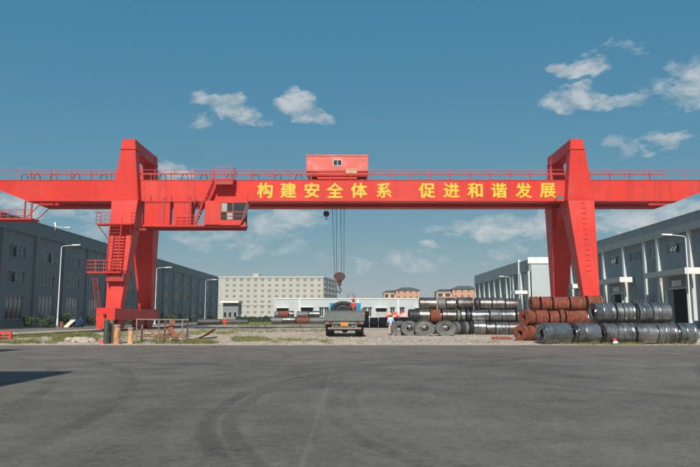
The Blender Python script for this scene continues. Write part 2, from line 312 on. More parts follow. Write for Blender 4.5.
M['gravel'] = ground_mat('gravel', (.46, .385, .315), (.35, .295, .24), (.52, .45, .38), .12, 1.2, 9, .05)
M['soil'] = ground_mat('field_ground', (.20, .185, .13), (.25, .22, .17), (.09, .115, .045), .03, .3, 4, .05, .5)
M['lawn'] = ground_mat('lawn', (.085, .12, .04), (.12, .14, .055), (.20, .18, .11), .1, .9, 6, .05, .6)
M['road2'] = ground_mat('side_road_concrete', (.20, .19, .175), (.17, .163, .152), (.24, .225, .205), .08, .7, 12, .006)

# ------------------------------------------------------------------ mesh helpers
W = {}
class MB:
    def __init__(s): s.v = []; s.f = []; s.m = []
    def add(s, vs, fs, m=0):
        b = len(s.v); s.v += [tuple(p) for p in vs]; s.f += [tuple(b + i for i in f) for f in fs]; s.m += [m] * len(fs); return s
    def hexa(s, a, b, m=0):       # two quads of 4 points
        return s.add(list(a) + list(b), [(3, 2, 1, 0), (4, 5, 6, 7), (0, 1, 5, 4), (1, 2, 6, 5), (2, 3, 7, 6), (3, 0, 4, 7)], m)
    def box(s, x0, x1, y0, y1, z0, z1, m=0):
        if x0 > x1: x0, x1 = x1, x0
        if y0 > y1: y0, y1 = y1, y0
        return s.hexa([(x0, y0, z0), (x1, y0, z0), (x1, y1, z0), (x0, y1, z0)], [(x0, y0, z1), (x1, y0, z1), (x1, y1, z1), (x0, y1, z1)], m)
    def tube(s, p0, p1, r, n=8, r1=None, m=0):
        p0 = Vector(p0); p1 = Vector(p1); r1 = r if r1 is None else r1
        d = (p1 - p0); q = d.to_track_quat('Z', 'Y') if d.length > 1e-9 else Matrix.Identity(3).to_quaternion()
        vs = []
        for p, rr in ((p0, r), (p1, r1)):
            for i in range(n):
                a = 2 * math.pi * (i + .5) / n; vs.append(p + q @ Vector((math.cos(a) * rr, math.sin(a) * rr, 0)))
        fs = [(i, (i + 1) % n, n + (i + 1) % n, n + i) for i in range(n)] + [tuple(range(n - 1, -1, -1)), tuple(range(n, 2 * n))]
        return s.add(vs, fs, m)
    def path(s, pts, r, n=6, m=0):
        pts = [Vector(p) for p in pts]; vs = []; fs = []
        for k, p in enumerate(pts):
            d = (pts[min(k + 1, len(pts) - 1)] - pts[max(k - 1, 0)]); q = d.to_track_quat('Z', 'Y')
            for i in range(n):
                a = 2 * math.pi * i / n; vs.append(p + q @ Vector((math.cos(a) * r, math.sin(a) * r, 0)))
        for k in range(len(pts) - 1):
            for i in range(n): fs.append((k * n + i, k * n + (i + 1) % n, (k + 1) * n + (i + 1) % n, (k + 1) * n + i))
        fs += [tuple(range(n - 1, -1, -1)), tuple(range((len(pts) - 1) * n, len(pts) * n))]
        return s.add(vs, fs, m)
    def lathe(s, prof, c=(0, 0, 0), axis='z', n=24, m=0, closed=False, jit=0.0):
        vs = []; c = Vector(c); k = len(prof)
        for (r, h) in prof:
            for i in range(n):
                a = 2 * math.pi * i / n; x = math.cos(a) * r; y = math.sin(a) * r
                hh = h
                vs.append(c + (Vector((x, y, hh)) if axis == 'z' else Vector((hh, x, y)) if axis == 'x' else Vector((x, hh, y))))
        fs = []
        for j in range(k if closed else k - 1):
            j2 = (j + 1) % k
            for i in range(n): fs.append((j * n + i, j * n + (i + 1) % n, j2 * n + (i + 1) % n, j2 * n + i))
        if not closed:
            fs += [tuple(range(n - 1, -1, -1)), tuple(range((k - 1) * n, k * n))]
        return s.add(vs, fs, m)
    def prism(s, poly, axis, a, b, m=0):      # poly in the two other axes, extruded from a to b
        def P(u, w, t): return (t, u, w) if axis == 'x' else (u, t, w) if axis == 'y' else (u, w, t)
        n = len(poly); vs = [P(u, w, a) for u, w in poly] + [P(u, w, b) for u, w in poly]
        fs = [tuple(range(n - 1, -1, -1)), tuple(range(n, 2 * n))] + [(i, (i + 1) % n, n + (i + 1) % n, n + i) for i in range(n)]
        return s.add(vs, fs, m)
    def quad(s, a, b, c, d, m=0): return s.add([a, b, c, d], [(0, 1, 2, 3)], m)
    def mesh(s, name, mats, origin, smooth):
        me = bpy.data.meshes.new(name)
        me.from_pydata([(x - origin[0], y - origin[1], z - origin[2]) for x, y, z in s.v], [], s.f)
        for k in (mats if isinstance(mats, (list, tuple)) else [mats]): me.materials.append(M[k])
        if any(s.m): me.polygons.foreach_set('material_index', s.m)
        if smooth:
            me.shade_smooth(); me.set_sharp_from_angle(angle=R(smooth if smooth is not True else 40))
        me.update(); return me

def obj(name, mb, mats, parent=None, smooth=False):
    xs = [p[0] for p in mb.v]; ys = [p[1] for p in mb.v]; zs = [p[2] for p in mb.v]
    o0 = Vector(((min(xs) + max(xs)) / 2, (min(ys) + max(ys)) / 2, min(zs)))
    me = mb.mesh(name, mats, o0, smooth)
    o = bpy.data.objects.new(name, me); C.objects.link(o)
    if parent: o.parent = parent; o.location = o0 - W[parent.name]
    else: o.location = o0
    W[o.name] = o0
    return o
def tag(o, label, cat, group=None, kind=None):
    if label: o['label'] = label
    if cat: o['category'] = cat
    if group: o['group'] = group
    if kind: o['kind'] = kind
    return o
def struct(name, mb, m, smooth=False): o = obj(name, mb, m, None, smooth); o['kind'] = 'structure'; return o
def thing(name, label, cat, loc=(0, 0, 0), group=None):
    o = bpy.data.objects.new(name, None); C.objects.link(o); o.empty_display_size = .2
    o.location = loc; W[o.name] = Vector(loc); return tag(o, label, cat, group)
def put(name, me, parent, loc):          # another copy of a shared mesh, at a world place
    o = bpy.data.objects.new(name, me); C.objects.link(o); o.parent = parent; o.location = Vector(loc) - W[parent.name]; W[o.name] = Vector(loc); return o
def copy_tree(o, parent=None):
    c = o.copy(); C.objects.link(c); c.parent = parent
    for ch in o.children: copy_tree(ch, c)
    return c
ORD = ['first', 'second', 'third', 'fourth', 'fifth', 'sixth', 'seventh', 'eighth', 'ninth', 'tenth', 'eleventh', 'twelfth', 'thirteenth', 'fourteenth', 'fifteenth']

# ------------------------------------------------------------------ ground
MOUNDS = [(-13.2, 43.0, 2.4, .36), (-9.0, 44.0, 2.6, .34), (-17.0, 41.8, 1.8, .26), (-5.2, 45.0, 2.6, .26), (-20.0, 42.5, 1.8, .2), (-2.6, 52, 2.6, .2)]
def yard_z(x, y):
    t = min(1, max(0, (y - 37.6) / 3.2)); t = t * t * (3 - 2 * t)
    z = .012 + t * (.12 + .03 * mnoise.noise(Vector((x * .35, y * .35, 3.1))) + .018 * mnoise.noise(Vector((x * 1.3, y * 1.3, 7.7))))
    for cx, cy, r, h in MOUNDS:
        d = ((x - cx) ** 2 + (y - cy) ** 2) / r ** 2
        if d < 4: z += h * math.exp(-d * 1.6) * (1 + .5 * mnoise.noise(Vector((x * .9, y * .9, 1.7)))) * t
    return z
struct('ground', MB().quad((-2500, -300, 0), (2500, -300, 0), (2500, 4000, 0), (-2500, 4000, 0)), 'soil')
struct('road', MB().quad((-160, -120, .008), (160, -120, .008), (160, 37.9, .008), (-160, 37.9, .008)), 'asphalt')
def yard():
    mb = MB(); xs = [-31.5 + i * .5 for i in range(132)]; ys = []
    y = 37.2
    while y < 112: ys.append(y); y += .3 if y < 50 else .8
    for yy in ys:
        for xx in xs:
            ww = .35 * mnoise.noise(Vector((xx * .5, 0, 0))) + .12 * mnoise.noise(Vector((xx * 2.1, 5, 0)))
            q = yy + ww * max(0, 1 - (yy - 37.2) / 2)
            mb.v.append((xx, q, yard_z(xx, q)))
    n = len(xs)
    for j in range(len(ys) - 1):
        for i in range(n - 1): mb.f.append((j * n + i, j * n + i + 1, (j + 1) * n + i + 1, (j + 1) * n + i)); mb.m.append(0)
    struct('gravel_yard', mb, 'gravel', smooth=60)
yard()
def edge_strip():
    mb = MB(); n = 150
    for i in range(n + 1):
        x = -60 + i * 120 / n
        a = 36.3 + .35 * mnoise.noise(Vector((x * .3, 9, 0))) + .2 * mnoise.noise(Vector((x * 1.3, 3, 0)))
        mb.v.append((x, a, .013)); mb.v.append((x, 38.0 + .1 * mnoise.noise(Vector((x * .5, 4, 0))), .013))
    for i in range(n): mb.f.append((2 * i, 2 * i + 2, 2 * i + 3, 2 * i + 1)); mb.m.append(0)
    struct('road_edge', mb, 'concrete')
edge_strip()
for s in (-1, 1):
    struct('side_road', MB().quad((s * 31.6, 38.2, .014), (s * 42.8, 38.2, .014), (s * 42.8, 235, .014), (s * 31.6, 235, .014)), 'road2')
    k = MB(); k.box(s * 42.8, s * 43.0, 38.2, 235, 0, .13); struct('kerb', k, 'concrete')
struct('verge', MB().quad((-46, 60, .03), (-43.0, 60, .03), (-43.0, 235, .03), (-46, 235, .03)), 'lawn')
struct('lawn', MB().quad((-31.4, 113, .02), (-16, 113, .02), (-14, 178, .02), (-31.4, 178, .02)), 'lawn')

# ------------------------------------------------------------------ crane rails
for s, side in ((-1, 'left'), (1, 'right')):
    xr = .3 + s * 24.25
    t = thing('crane_rail', f'long steel crane rail on a concrete beam under the {side} leg', 'rail track', (xr, 40, .1), 'rails the crane rolls on')
    obj('rail_beam', MB().box(xr - .45, xr + .45, 39.2, 111, -.05, .20), 'concrete', t)
    obj('rail', MB().box(xr - .07, xr + .07, 39.4, 110.8, .20, .225).box(xr - .02, xr + .02, 39.4, 110.8, .225, .29).box(xr - .04, xr + .04, 39.4, 110.8, .29, .33), 'railsteel', t)

# ------------------------------------------------------------------ gantry crane
CX, CY = .3, 70.9
ZB, ZT = 13.81, 16.02
crane = thing('gantry_crane', 'huge red double girder gantry crane spanning the yard with yellow Chinese lettering', 'gantry crane', (CX, CY, .33))
G0, G1 = 68.1, 69.5           # front girder depth range; the rear one mirrors it about CY
def mir(y): return 2 * CY - y
def girder(y0, y1):
    xa, xb, xl, xr = -34.4, 34.9, -37.9, 38.5
    poly = [(xl, ZT), (xl, ZB + 1.35), (xa, ZB), (xb, ZB), (xr, ZB + 1.35), (xr, ZT)]
    mb = MB().prism(poly, 'y', y0, y1)
    return obj('girder', mb, 'red', crane)
gf = girder(G0, G1); gr = girder(mir(G1), mir(G0))
# flanges and weld seams of the front girder
obj('flange', MB().box(-34.4, 34.9, G0 - .04, G1 + .04, ZB - .045, ZB), 'red', gf)
obj('flange', MB().box(-37.9, 38.5, G0 - .05, G1 + .05, ZT, ZT + .045), 'red', gf)
for px in (36, 77, 170, 205, 243, 402, 470, 628, 664):
    x = at(px, 190, G0).x
    obj('weld_seam', MB().box(x - .018, x + .018, G0 - .011, G0, ZB + .02, ZT - .02), 'red_dark' if px in (77, 628) else 'red', gf)
# rail under the trolley
for y in (G0 + .95, mir(G0 + .95)):
    obj('trolley_rail', MB().box(-33, 33.5, y - .05, y + .05, ZT + .045, ZT + .16), 'railsteel', crane)
# decks added inside both girders to keep sky light off the underside
for (ya, yb) in ((G1 + .002, G1 + .93), (mir(G1 + .93), mir(G1 + .002))):
    dk_ = obj('shade_deck', MB().box(-33, 33.5, ya, yb, ZT - .12, ZT - .05), 'red_dark', crane)
    obj('shade_deck_lip', MB().box(-33, 33.5, *( (yb + .002, yb + .03) if yb < CY else (ya - .03, ya - .002)), ZT - .5, ZT + .05), 'red_dark', dk_)
# end ties between the girders at the cantilever tips
for x in (-37.6, 38.0):
    obj('end_tie', MB().box(x - .25, x + .25, G1, mir(G1), ZT - .75, ZT - .1), 'red', crane)
# lettering
def glyph_mesh(ch, size):
    cu = bpy.data.curves.new('glyph', 'FONT'); cu.body = ch; cu.size = size; cu.extrude = .012; cu.offset = 0.0; cu.resolution_u = 2
    cu.align_x = 'CENTER'; cu.align_y = 'CENTER'
    to = bpy.data.objects.new('glyph', cu); C.objects.link(to)
    dg = bpy.context.evaluated_depsgraph_get(); me = bpy.data.meshes.new_from_object(to.evaluated_get(dg))
    bpy.data.objects.remove(to); bpy.data.curves.remove(cu)
    vs = [v.co.copy() for v in me.vertices]
    cx = (min(v.x for v in vs) + max(v.x for v in vs)) / 2; cy = (min(v.y for v in vs) + max(v.y for v in vs)) / 2
    for v in me.vertices: v.co = Vector((v.co.x - cx, -v.co.z, v.co.y - cy))
    mb = MB(); vs = [v.co.copy() for v in me.vertices]; fs = [tuple(p.vertices) for p in me.polygons]
    for i, (dx, dz) in enumerate(((0, 0), (.05, 0), (-.05, 0), (0, .04), (0, -.04))):      # broad brush strokes
        mb.add([(v.x + dx, v.y - .0012 * i, v.z + dz) for v in vs], fs)
    bpy.data.meshes.remove(me); return mb.mesh('painted_character', 'yellow', (0, 0, 0), False)
CH = list(zip('构建安全体系', (265, 288.3, 312, 335, 359, 384))) + list(zip('促进和谐发展', (427, 451.4, 475, 499, 523.4, 547.6)))
for ch, px in CH:
    p = at(px, 190, G0); me = glyph_mesh(ch, 1.72); me.name = 'painted_character'
    o = put('painted_character', me, gf, (p.x, G0 - .016, 14.93)); o.scale = (1.02, 1, 1.0)
# legs
def leg(s, front):
    def q(v0, v1, ya, yb, z):
        a, b = CX + s * v0, CX + s * v1
        if not front: ya, yb = mir(ya), mir(yb)
        return [(a, ya, z), (b, ya, z), (b, yb, z), (a, yb, z)]
    lo = q(23.25, 24.72, 65.35, 66.3, 2.47); hi = q(22.45, 25.2, 66.9, 69.4, ZB - .05)
    mb = MB().hexa(lo, hi)
    o = obj('leg', mb, 'red', crane)
    obj('foot_plate', MB().hexa(q(23.1, 24.85, 65.2, 66.45, 2.40), q(23.1, 24.85, 65.2, 66.45, 2.47)), 'red', o)
    if front:
        for z in (4.9, 7.6, 10.3):
            f = (z - 2.47) / (ZB - .05 - 2.47); y = 65.35 + (66.9 - 65.35) * f - .012
            a, b = CX + s * (23.25 + (22.45 - 23.25) * f + .03), CX + s * (24.72 + (25.2 - 24.72) * f - .03)
            obj('weld_seam', MB().box(a, b, y, y + .06, z - .022, z + .022), 'red', o)
    # upright standing against the girder, up to the portal head
    up = MB().hexa(q(22.45, 25.2, 66.9, 68.05, ZB - .05), q(22.95, 24.45, 66.9, 68.05, 19.15))
    up.hexa(q(22.95, 24.4, 66.9, 68.05, 19.19), q(23.0, 24.35, 66.9, 68.05, 20.2))
    obj('upright', up, 'red', crane)
    obj('cap_flange', MB().hexa(q(22.85, 24.55, 66.8, 68.15, 19.10), q(22.85, 24.55, 66.8, 68.15, 19.19)), 'red', crane)
    obj('girder_seat', MB().hexa(q(22.4, 25.25, 66.86, 69.46, ZB - .13), q(22.4, 25.25, 66.86, 69.46, ZB - .05)), 'red', crane)
    return o
for s in (-1, 1):
    for fr in (True, False): leg(s, fr)
    a, b = CX + s * 23.02, CX + s * 24.33
    obj('portal_beam', MB().box(a, b, 68.052, mir(68.052), 18.98, 20.18), 'red', crane)
    # lower tie between front and rear leg heads, with haunches
    mb = MB(); yy = [69.2, 69.6, 70.4, mir(70.4), mir(69.6), mir(69.2)]; zz = [10.9, 12.2, 12.8, 12.8, 12.2, 10.9]
    mb.prism([(69.2, ZB - .15)] + list(zip(yy, zz)) + [(mir(69.2), ZB - .15)], 'x', CX + s * 22.9, CX + s * 24.6)
    obj('leg_tie', mb, 'red', crane)
    # sill beam and bogies
    sill = obj('sill_beam', MB().box(CX + s * 23.12, CX + s * 24.82, 63.5, mir(63.5), 1.28, 2.398), 'red', crane)
    obj('stiffener', MB().box(CX + s * 23.06, CX + s * 24.88, 63.42, 63.498, 1.22, 2.45), 'red', sill)
    for yb in (64.55, 67.6, mir(67.6), mir(64.55)):
        xo = CX + s * 24.25
        bg = obj('bogie', MB().prism([(yb - 1.05, .55), (yb - .9, .38), (yb + .9, .38), (yb + 1.05, .55), (yb + 1.05, 1.0), (yb + .55, 1.27), (yb - .55, 1.27), (yb - 1.05, 1.0)], 'x', xo - .38, xo - .18)
                 .prism([(yb - 1.05, .55), (yb - .9, .38), (yb + .9, .38), (yb + 1.05, .55), (yb + 1.05, 1.0), (yb + .55, 1.27), (yb - .55, 1.27), (yb - 1.05, 1.0)], 'x', xo + .18, xo + .38)
                 .box(xo - .18, xo + .18, yb - 1.03, yb - .97, .6, 1.0).box(xo - .18, xo + .18, yb + .97, yb + 1.03, .6, 1.0).box(xo - .18, xo + .18, yb - .5, yb + .5, 1.05, 1.27), 'red', crane)
        for dy in (-.5, .5):
            w = MB().lathe([(.06, -.16), (.30, -.16), (.33, -.10), (.29, -.085), (.29, .085), (.33, .10), (.30, .16), (.06, .16)], (xo, yb + dy, .62), 'x', 20)
            obj('wheel', w, 'darksteel', bg, True)
    obj('bogie_guard', MB().prism([(CX + s * 23.95, .42), (CX + s * 24.72, .42), (CX + s * 24.82, .6), (CX + s * 24.82, 1.215), (CX + s * 23.95, 1.215)], 'y', 63.36, 63.44).prism([(CX + s * 24.2, .62), (CX + s * 24.5, .62), (CX + s * 24.5, .95), (CX + s * 24.2, .95)], 'y', 63.30, 63.359), 'red', sill)
    # rail sweep / buffer on the front end
    obj('buffer', MB().lathe([(.06, 0), (.12, .03), (.14, .3), (.08, .36)], (CX + s * 24.0, 63.06, 1.75), 'y', 12), 'darksteel', sill, True)
# handrails on both outer edges
def handrail(y, x0, x1, z0, step=2.1, parent=crane, gaps=()):
    h = obj('handrail', MB().tube((x0, y, z0 + 1.1), (x1, y, z0 + 1.1), .032, 6).tube((x0, y, z0 + .58), (x1, y, z0 + .58), .022, 6), 'red_rail', parent, True)
    me = None; x = x0
    while x < x1 + .01:
        m = MB().tube((x, y, z0), (x, y, z0 + 1.1), .03, 6)
        if me is None: p = obj('post', m, 'red_rail', h, True); me = p.data
        else: put('post', me, h, (x, y, z0))
        x += step
    return h
handrail(G0 + .06, -37.7, 38.2, ZT + .045); handrail(mir(G0 + .06), -37.7, 38.2, ZT + .045)
# conductor pipe with its brackets, and festoon loops
xa = at(27, 173, G0 + .3).x; xb = at(663, 173, G0 + .3).x
pz = ZT + .78
cp = obj('conductor_pipe', MB().tube((xa, G0 + .3, pz), (xb, G0 + .3, pz), .065, 8), 'red_rail', crane, True)
me = None; x = xa + .5
while x < xb:
    m = MB().box(x - .045, x + .045, G0 + .26, G0 + .34, ZT + .045, pz - .05).box(x - .09, x + .09, G0 + .2, G0 + .4, pz - .09, pz + .09)
    if me is None: me = obj('bracket', m, 'red_dark', cp).data
    else: put('bracket', me, cp, (x, G0 + .3, ZT + .045))
    x += 2.14
me = None
for px in (25, 37.5, 54, 77, 104, 125, 163, 185, 204, 230, 256, 278, 299):
    x = at(px, 176, G0 + .5).x
    pts = [(x + .36 * math.cos(a), G0 + .45, ZT + .05 + .74 * math.sin(a) ** .8 if 0 < a < 3.14 else ZT + .05) for a in [math.pi * k / 10 for k in range(11)]]
    if me is None: me = obj('festoon_loop', MB().path(pts, .05, 6), 'cable', crane, True).data; z0 = ZT
    else: put('festoon_loop', me, crane, (x, G0 + .45, W['festoon_loop'].z))
# small flood lamp below the girder on the right leg
lp = at(559, 198, 66.6)
obj('flood_lamp', MB().hexa([(lp.x - .3, 66.3, lp.z - .22), (lp.x + .3, 66.3, lp.z - .22), (lp.x + .15, 66.85, lp.z - .1), (lp.x - .15, 66.85, lp.z - .1)],
    [(lp.x - .3, 66.2, lp.z + .2), (lp.x + .3, 66.2, lp.z + .2), (lp.x + .15, 66.85, lp.z + .14), (lp.x - .15, 66.85, lp.z + .14)]).box(lp.x - .04, lp.x + .04, 66.8, G0, lp.z - .04, lp.z + .04), 'steel', crane)

def platform(name, x0, x1, y0, y1, z, sides, h=1.1, step=.9, parent=crane, fl='red'):
    p = obj(name, MB().box(x0, x1, y0, y1, z - .16, z), fl, parent)
    mb = MB()
    segs = {'f': ((x0, y0), (x1, y0)), 'b': ((x0, y1), (x1, y1)), 'l': ((x0, y0), (x0, y1)), 'r': ((x1, y0), (x1, y1))}
    for k in sides:
        (ax, ay), (bx, by) = segs[k]
        for zz, rr in ((h, .035), (h * .66, .025), (h * .33, .025)): mb.tube((ax, ay, z + zz), (bx, by, z + zz), rr, 6)
        n = max(1, round(math.hypot(bx - ax, by - ay) / step))
        for i in range(n + 1): mb.tube((ax + (bx - ax) * i / n, ay + (by - ay) * i / n, z), (ax + (bx - ax) * i / n, ay + (by - ay) * i / n, z + h), .03, 6)
    obj('guard_rail', mb, 'red_rail', p, True)
    return p
def stair(p0, p1, width, n, parent, axis):    # ship's ladder from p0 up to p1; treads run along 'x' or 'y'
    p0, p1 = Vector(p0), Vector(p1); e = Vector((width / 2, 0, 0)) if axis == 'x' else Vector((0, width / 2, 0))
    mb = MB()
    for sg in (-1, 1): mb.tube(p0 + e * sg, p1 + e * sg, .06, 6)
    st = obj('stair', mb, 'red', parent, True)
    for i in range(1, n):
        p = p0.lerp(p1, i / n)
        t = MB()
        if axis == 'x': t.box(p.x - width / 2 + .03, p.x + width / 2 - .03, p.y - .1, p.y + .1, p.z - .02, p.z + .02)
        else: t.box(p.x - .1, p.x + .1, p.y - width / 2 + .03, p.y + width / 2 - .03, p.z - .02, p.z + .02)
        obj('tread', t, 'red_dark', st)
    hr = MB(); up = Vector((0, 0, .85))
    for sg in (-1, 1):
        hr.tube(p0 + e * sg + up, p1 + e * sg + up, .03, 6)
        for f in (0, .33, .66, 1): hr.tube(p0.lerp(p1, f) + e * sg, p0.lerp(p1, f) + e * sg + up, .025, 6)
    obj('stair_rail', hr, 'red_rail', st, True)
    return st
# access on the left front leg
x = CX - 23.9
p1 = platform('leg_platform', -25.7, -22.1, 65.1, 66.35, 11.0, 'flr')
obj('strut', MB().tube((-25.6, 65.3, 10.84), (CX - 24.9, 66.2, 9.2), .05, 6), 'red_dark', p1, True)
obj('strut', MB().tube((-22.3, 65.3, 10.84), (CX - 22.75, 66.3, 9.2), .05, 6), 'red_dark', p1, True)
p2 = platform('leg_platform', -26.2, -22.8, 64.55, 65.62, 6.05, 'fl')
obj('strut', MB().tube((-23.0, 64.7, 5.9), (CX - 23.25, 65.7, 4.4), .05, 6), 'red_dark', p2, True)
obj('strut', MB().tube((CX - 24.5, 64.7, 5.9), (CX - 24.5, 65.6, 4.4), .05, 6), 'red_dark', p2, True)
obj('toe_box', MB().box(CX - 24.7, CX - 22.95, 65.0, 65.66, 5.1, 5.88), 'red_dark', p2)
stair((-23.75, 64.75, 6.05), (-23.75, 65.3, 11.0), 1.15, 15, crane, 'x')
lad = MB()
for dx in (-.22, .22): lad.tube((-25.05 + dx, 65.0, 2.4), (-25.6 + dx, 65.1, 5.9), .035, 6)
for i in range(1, 12): lad.tube((-25.27 - .55 * i / 12, 65.0 + .1 * i / 12, 2.4 + 3.5 * i / 12), (-24.83 - .55 * i / 12, 65.0 + .1 * i / 12, 2.4 + 3.5 * i / 12), .022, 5)
obj('ladder', lad, 'red_dark', crane, True)
# inspection ladder rungs on the right front leg
for i in range(14):
    z = 6.2 + i * .55; t_ = (z - 2.47) / (ZB - 2.52); y = 65.35 + (66.9 - 65.35) * t_
    obj('rung', MB().tube((CX + 23.75, y - .09, z), (CX + 24.15, y - .09, z), .018, 5).tube((CX + 23.75, y - .09, z), (CX + 23.75, y + .02, z), .018, 5).tube((CX + 24.15, y - .09, z), (CX + 24.15, y + .02, z), .018, 5), 'red', crane)
# walkway under the girder with the electrical cabinets, the cab and the stair to the girder top
walk = platform('walkway', -21.5, -10.75, 66.55, 68.0, 11.0, 'l')
obj('walkway_beam', MB().box(-22.4, -10.9, 67.9, 68.1, 10.6, 10.84).box(-21.3, -21.1, 66.9, 68.0, 10.68, 10.84).box(-15.3, -15.1, 66.9, 68.0, 10.68, 10.84), 'red_dark', walk)
for x in (-21.2, -19.0, -16.5, -14.6, -10.95):
    obj('hanger', MB().box(x - .07, x + .07, 67.93, 68.07, 11.0, ZB + .5), 'red_dark', walk)
gr_ = MB()
for z in (.3, .6, .95): gr_.tube((-18.0, 66.6, 11 + z), (-15.1, 66.6, 11 + z), .026, 6)
for i in range(5): gr_.tube((-18.0 + i * .725, 66.6, 11), (-18.0 + i * .725, 66.6, 11.95), .028, 6)
obj('guard_rail', gr_, 'red_rail', walk, True)
for (xa_, xb_) in ((-21.4, -18.75), (-18.4, -16.55)):
    cb = obj('electrical_cabinet', MB().box(xa_, xb_, 66.85, 67.85, 11.0, 13.45), 'red', crane)
    xm = (xa_ + xb_) / 2 + .15
    obj('door', MB().box(xm - .02, xm + .02, 66.825, 66.85, 11.1, 13.35).box(xa_ + .05, xb_ - .05, 66.83, 66.848, 13.3, 13.36), 'red_dark', cb)
    obj('roof_lip', MB().box(xa_ - .06, xb_ + .06, 66.78, 67.9, 13.45, 13.52), 'red', cb)
    obj('lifting_post', MB().box(xm + .5, xm + .62, 66.75, 66.84, 11.0, 13.75).box(xm + .36, xm + .76, 66.72, 66.88, 13.75, 13.95), 'red_dark', cb)
# the driver's cab
cab = obj('driver_cab', MB().box(-15.0, -13.42, 66.35, 67.9, 11.0, 13.5).box(-13.42, -10.6, 66.35, 67.9, 13.28, 13.5)
          .hexa([(-13.42, 66.35, 10.95), (-11.35, 66.35, 10.95), (-11.35, 67.9, 10.95), (-13.42, 67.9, 10.95)], [(-13.42, 66.35, 11.5), (-11.1, 66.35, 11.5), (-11.1, 67.9, 11.5), (-13.42, 67.9, 11.5)])
          .box(-13.42, -10.9, 67.75, 67.9, 11.5, 13.28), 'red', crane)
def cabx(z): return -11.1 + (z - 11.5) / (13.28 - 11.5) * .48
def cabbar(xa, za, xb, zb, w=.05):
    return MB().hexa([(xa - w, 66.34, za), (xa + w, 66.34, za), (xa + w, 66.42, za), (xa - w, 66.42, za)], [(xb - w, 66.34, zb), (xb + w, 66.34, zb), (xb + w, 66.42, zb), (xb - w, 66.42, zb)])
for xb_ in (-13.37, -12.1):
    obj('cab_mullion', cabbar(xb_, 11.5, xb_, 13.28), 'red_dark', cab)
obj('cab_mullion', cabbar(cabx(11.5) - .04, 11.5, cabx(13.28) - .04, 13.28), 'red_dark', cab)
obj('cab_transom', MB().box(-13.42, -10.8, 66.335, 66.415, 12.28, 12.38), 'red_dark', cab)
obj('cab_transom', MB().box(-13.42, -11.0, 66.36, 66.41, 11.87, 11.92), 'red_dark', cab)
for (a, b, z0_, z1_, k) in ((-13.3, -12.72, 12.38, 13.26, 'cabglass_pale'), (-12.70, -12.16, 12.38, 13.26, 'cabglass'), (-12.04, None, 12.38, 13.26, 'cabglass'), (-13.3, -12.74, 11.55, 12.28, 'cabglass'), (-12.72, -12.16, 11.55, 12.28, 'cabglass_pale'), (-12.04, None, 11.55, 12.28, 'cabglass')):
    b0 = cabx(z0_) - .1 if b is None else b; b1 = cabx(z1_) - .1 if b is None else b
    obj('cab_window', MB().hexa([(a, 66.40, z0_), (b0, 66.40, z0_), (b0, 66.43, z0_), (a, 66.43, z0_)], [(a, 66.40, z1_), (b1, 66.40, z1_), (b1, 66.43, z1_), (a, 66.43, z1_)]), k, cab)
obj('cab_window', MB().hexa([(cabx(11.5) - .03, 66.5, 11.5), (cabx(11.5), 66.5, 11.5), (cabx(11.5), 67.7, 11.5), (cabx(11.5) - .03, 67.7, 11.5)], [(cabx(13.28) - .03, 66.5, 13.28), (cabx(13.28), 66.5, 13.28), (cabx(13.28), 67.7, 13.28), (cabx(13.28) - .03, 67.7, 13.28)]), 'cabglass', cab)
obj('cab_lamp', MB().lathe([(.08, 0), (.11, -.1), (.05, -.22)], (-13.6, 66.6, 10.9), 'z', 10), 'darksteel', cab, True)
top = platform('landing', -14.25, -12.2, 66.7, 68.05, 15.95, 'fr', h=1.15)
for x in (-14.1, -12.35): obj('strut', MB().tube((x, 66.8, 15.8), (x, 68.05, 14.6), .05, 6), 'red_dark', top, True)
obj('skirt', MB().box(-14.2, -12.25, 66.75, 66.8, 15.3, 15.79), 'red_dark', top)
stair((-16.15, 66.95, 11.0), (-14.25, 66.95, 15.95), .75, 15, crane, 'y')
# maintenance platform hung from the left cantilever
mp = platform('hung_platform', -37.9, -33.75, 68.1, 69.9, 11.95, 'fl', h=.9)
for x in (-34.55, -33.85):
    obj('hanger', MB().box(x - .07, x + .07, 68.15, 68.28, 11.95, ZB), 'red_dark', mp)
obj('strut', MB().tube((-34.4, 68.2, 11.95), (-32.6, 68.2, ZB), .055, 6), 'red_dark', mp, True); obj('strut', MB().tube((-33.8, 69.4, 11.95), (-31.9, 69.4, ZB), .055, 6), 'red_dark', mp, True)

# ------------------------------------------------------------------ trolley, ropes and hooks
TX0, TX1 = -4.72, 1.95; TY0, TY1 = 68.65, mir(68.65)
tr = thing('crane_trolley', 'pale red boxy hoist house riding on top of the crane girders', 'crane trolley', ((TX0 + TX1) / 2, CY, ZT + .16))
for (ya, yb) in ((TY0 + .1, TY0 + .5), (TY1 - .5, TY1 - .1)): obj('frame_beam', MB().box(TX0 + .1, TX1 - .1, ya, yb, 16.55, 17.1), 'red', tr)
obj('drip_plate', MB().box(TX0 + 1.2, TX1 - 1.2, TY0 + .03, TY0 + .097, 16.3, 17.05), 'red', tr)
hs = obj('hoist_house', MB().box(TX0, TX1, TY0, TY1, 17.1, 18.82), 'trolley', tr)
obj('roof', MB().box(TX0 - .05, TX1 + .05, TY0 - .06, TY1 + .06, 18.82, 18.95), 'trolley', hs)
for x in (TX0 + .05, TX0 + 2.15, TX0 + 4.5, TX1 - .6, TX1 - .05):
    obj('rib', MB().box(x - .025, x + .025, TY0 - .03, TY0, 17.12, 18.8), 'red_rail', hs)
obj('skirting', MB().box(TX0, TX1, TY0 - .025, TY0, 17.1, 17.16), 'red_dark', hs)
wx0, wx1 = at(333, 165, TY0).x, at(342, 165, TY0).x
wn = obj('window', MB().box(wx0, wx1, TY0 - .04, TY0 - .002, 17.72, 18.42), 'frame', hs)
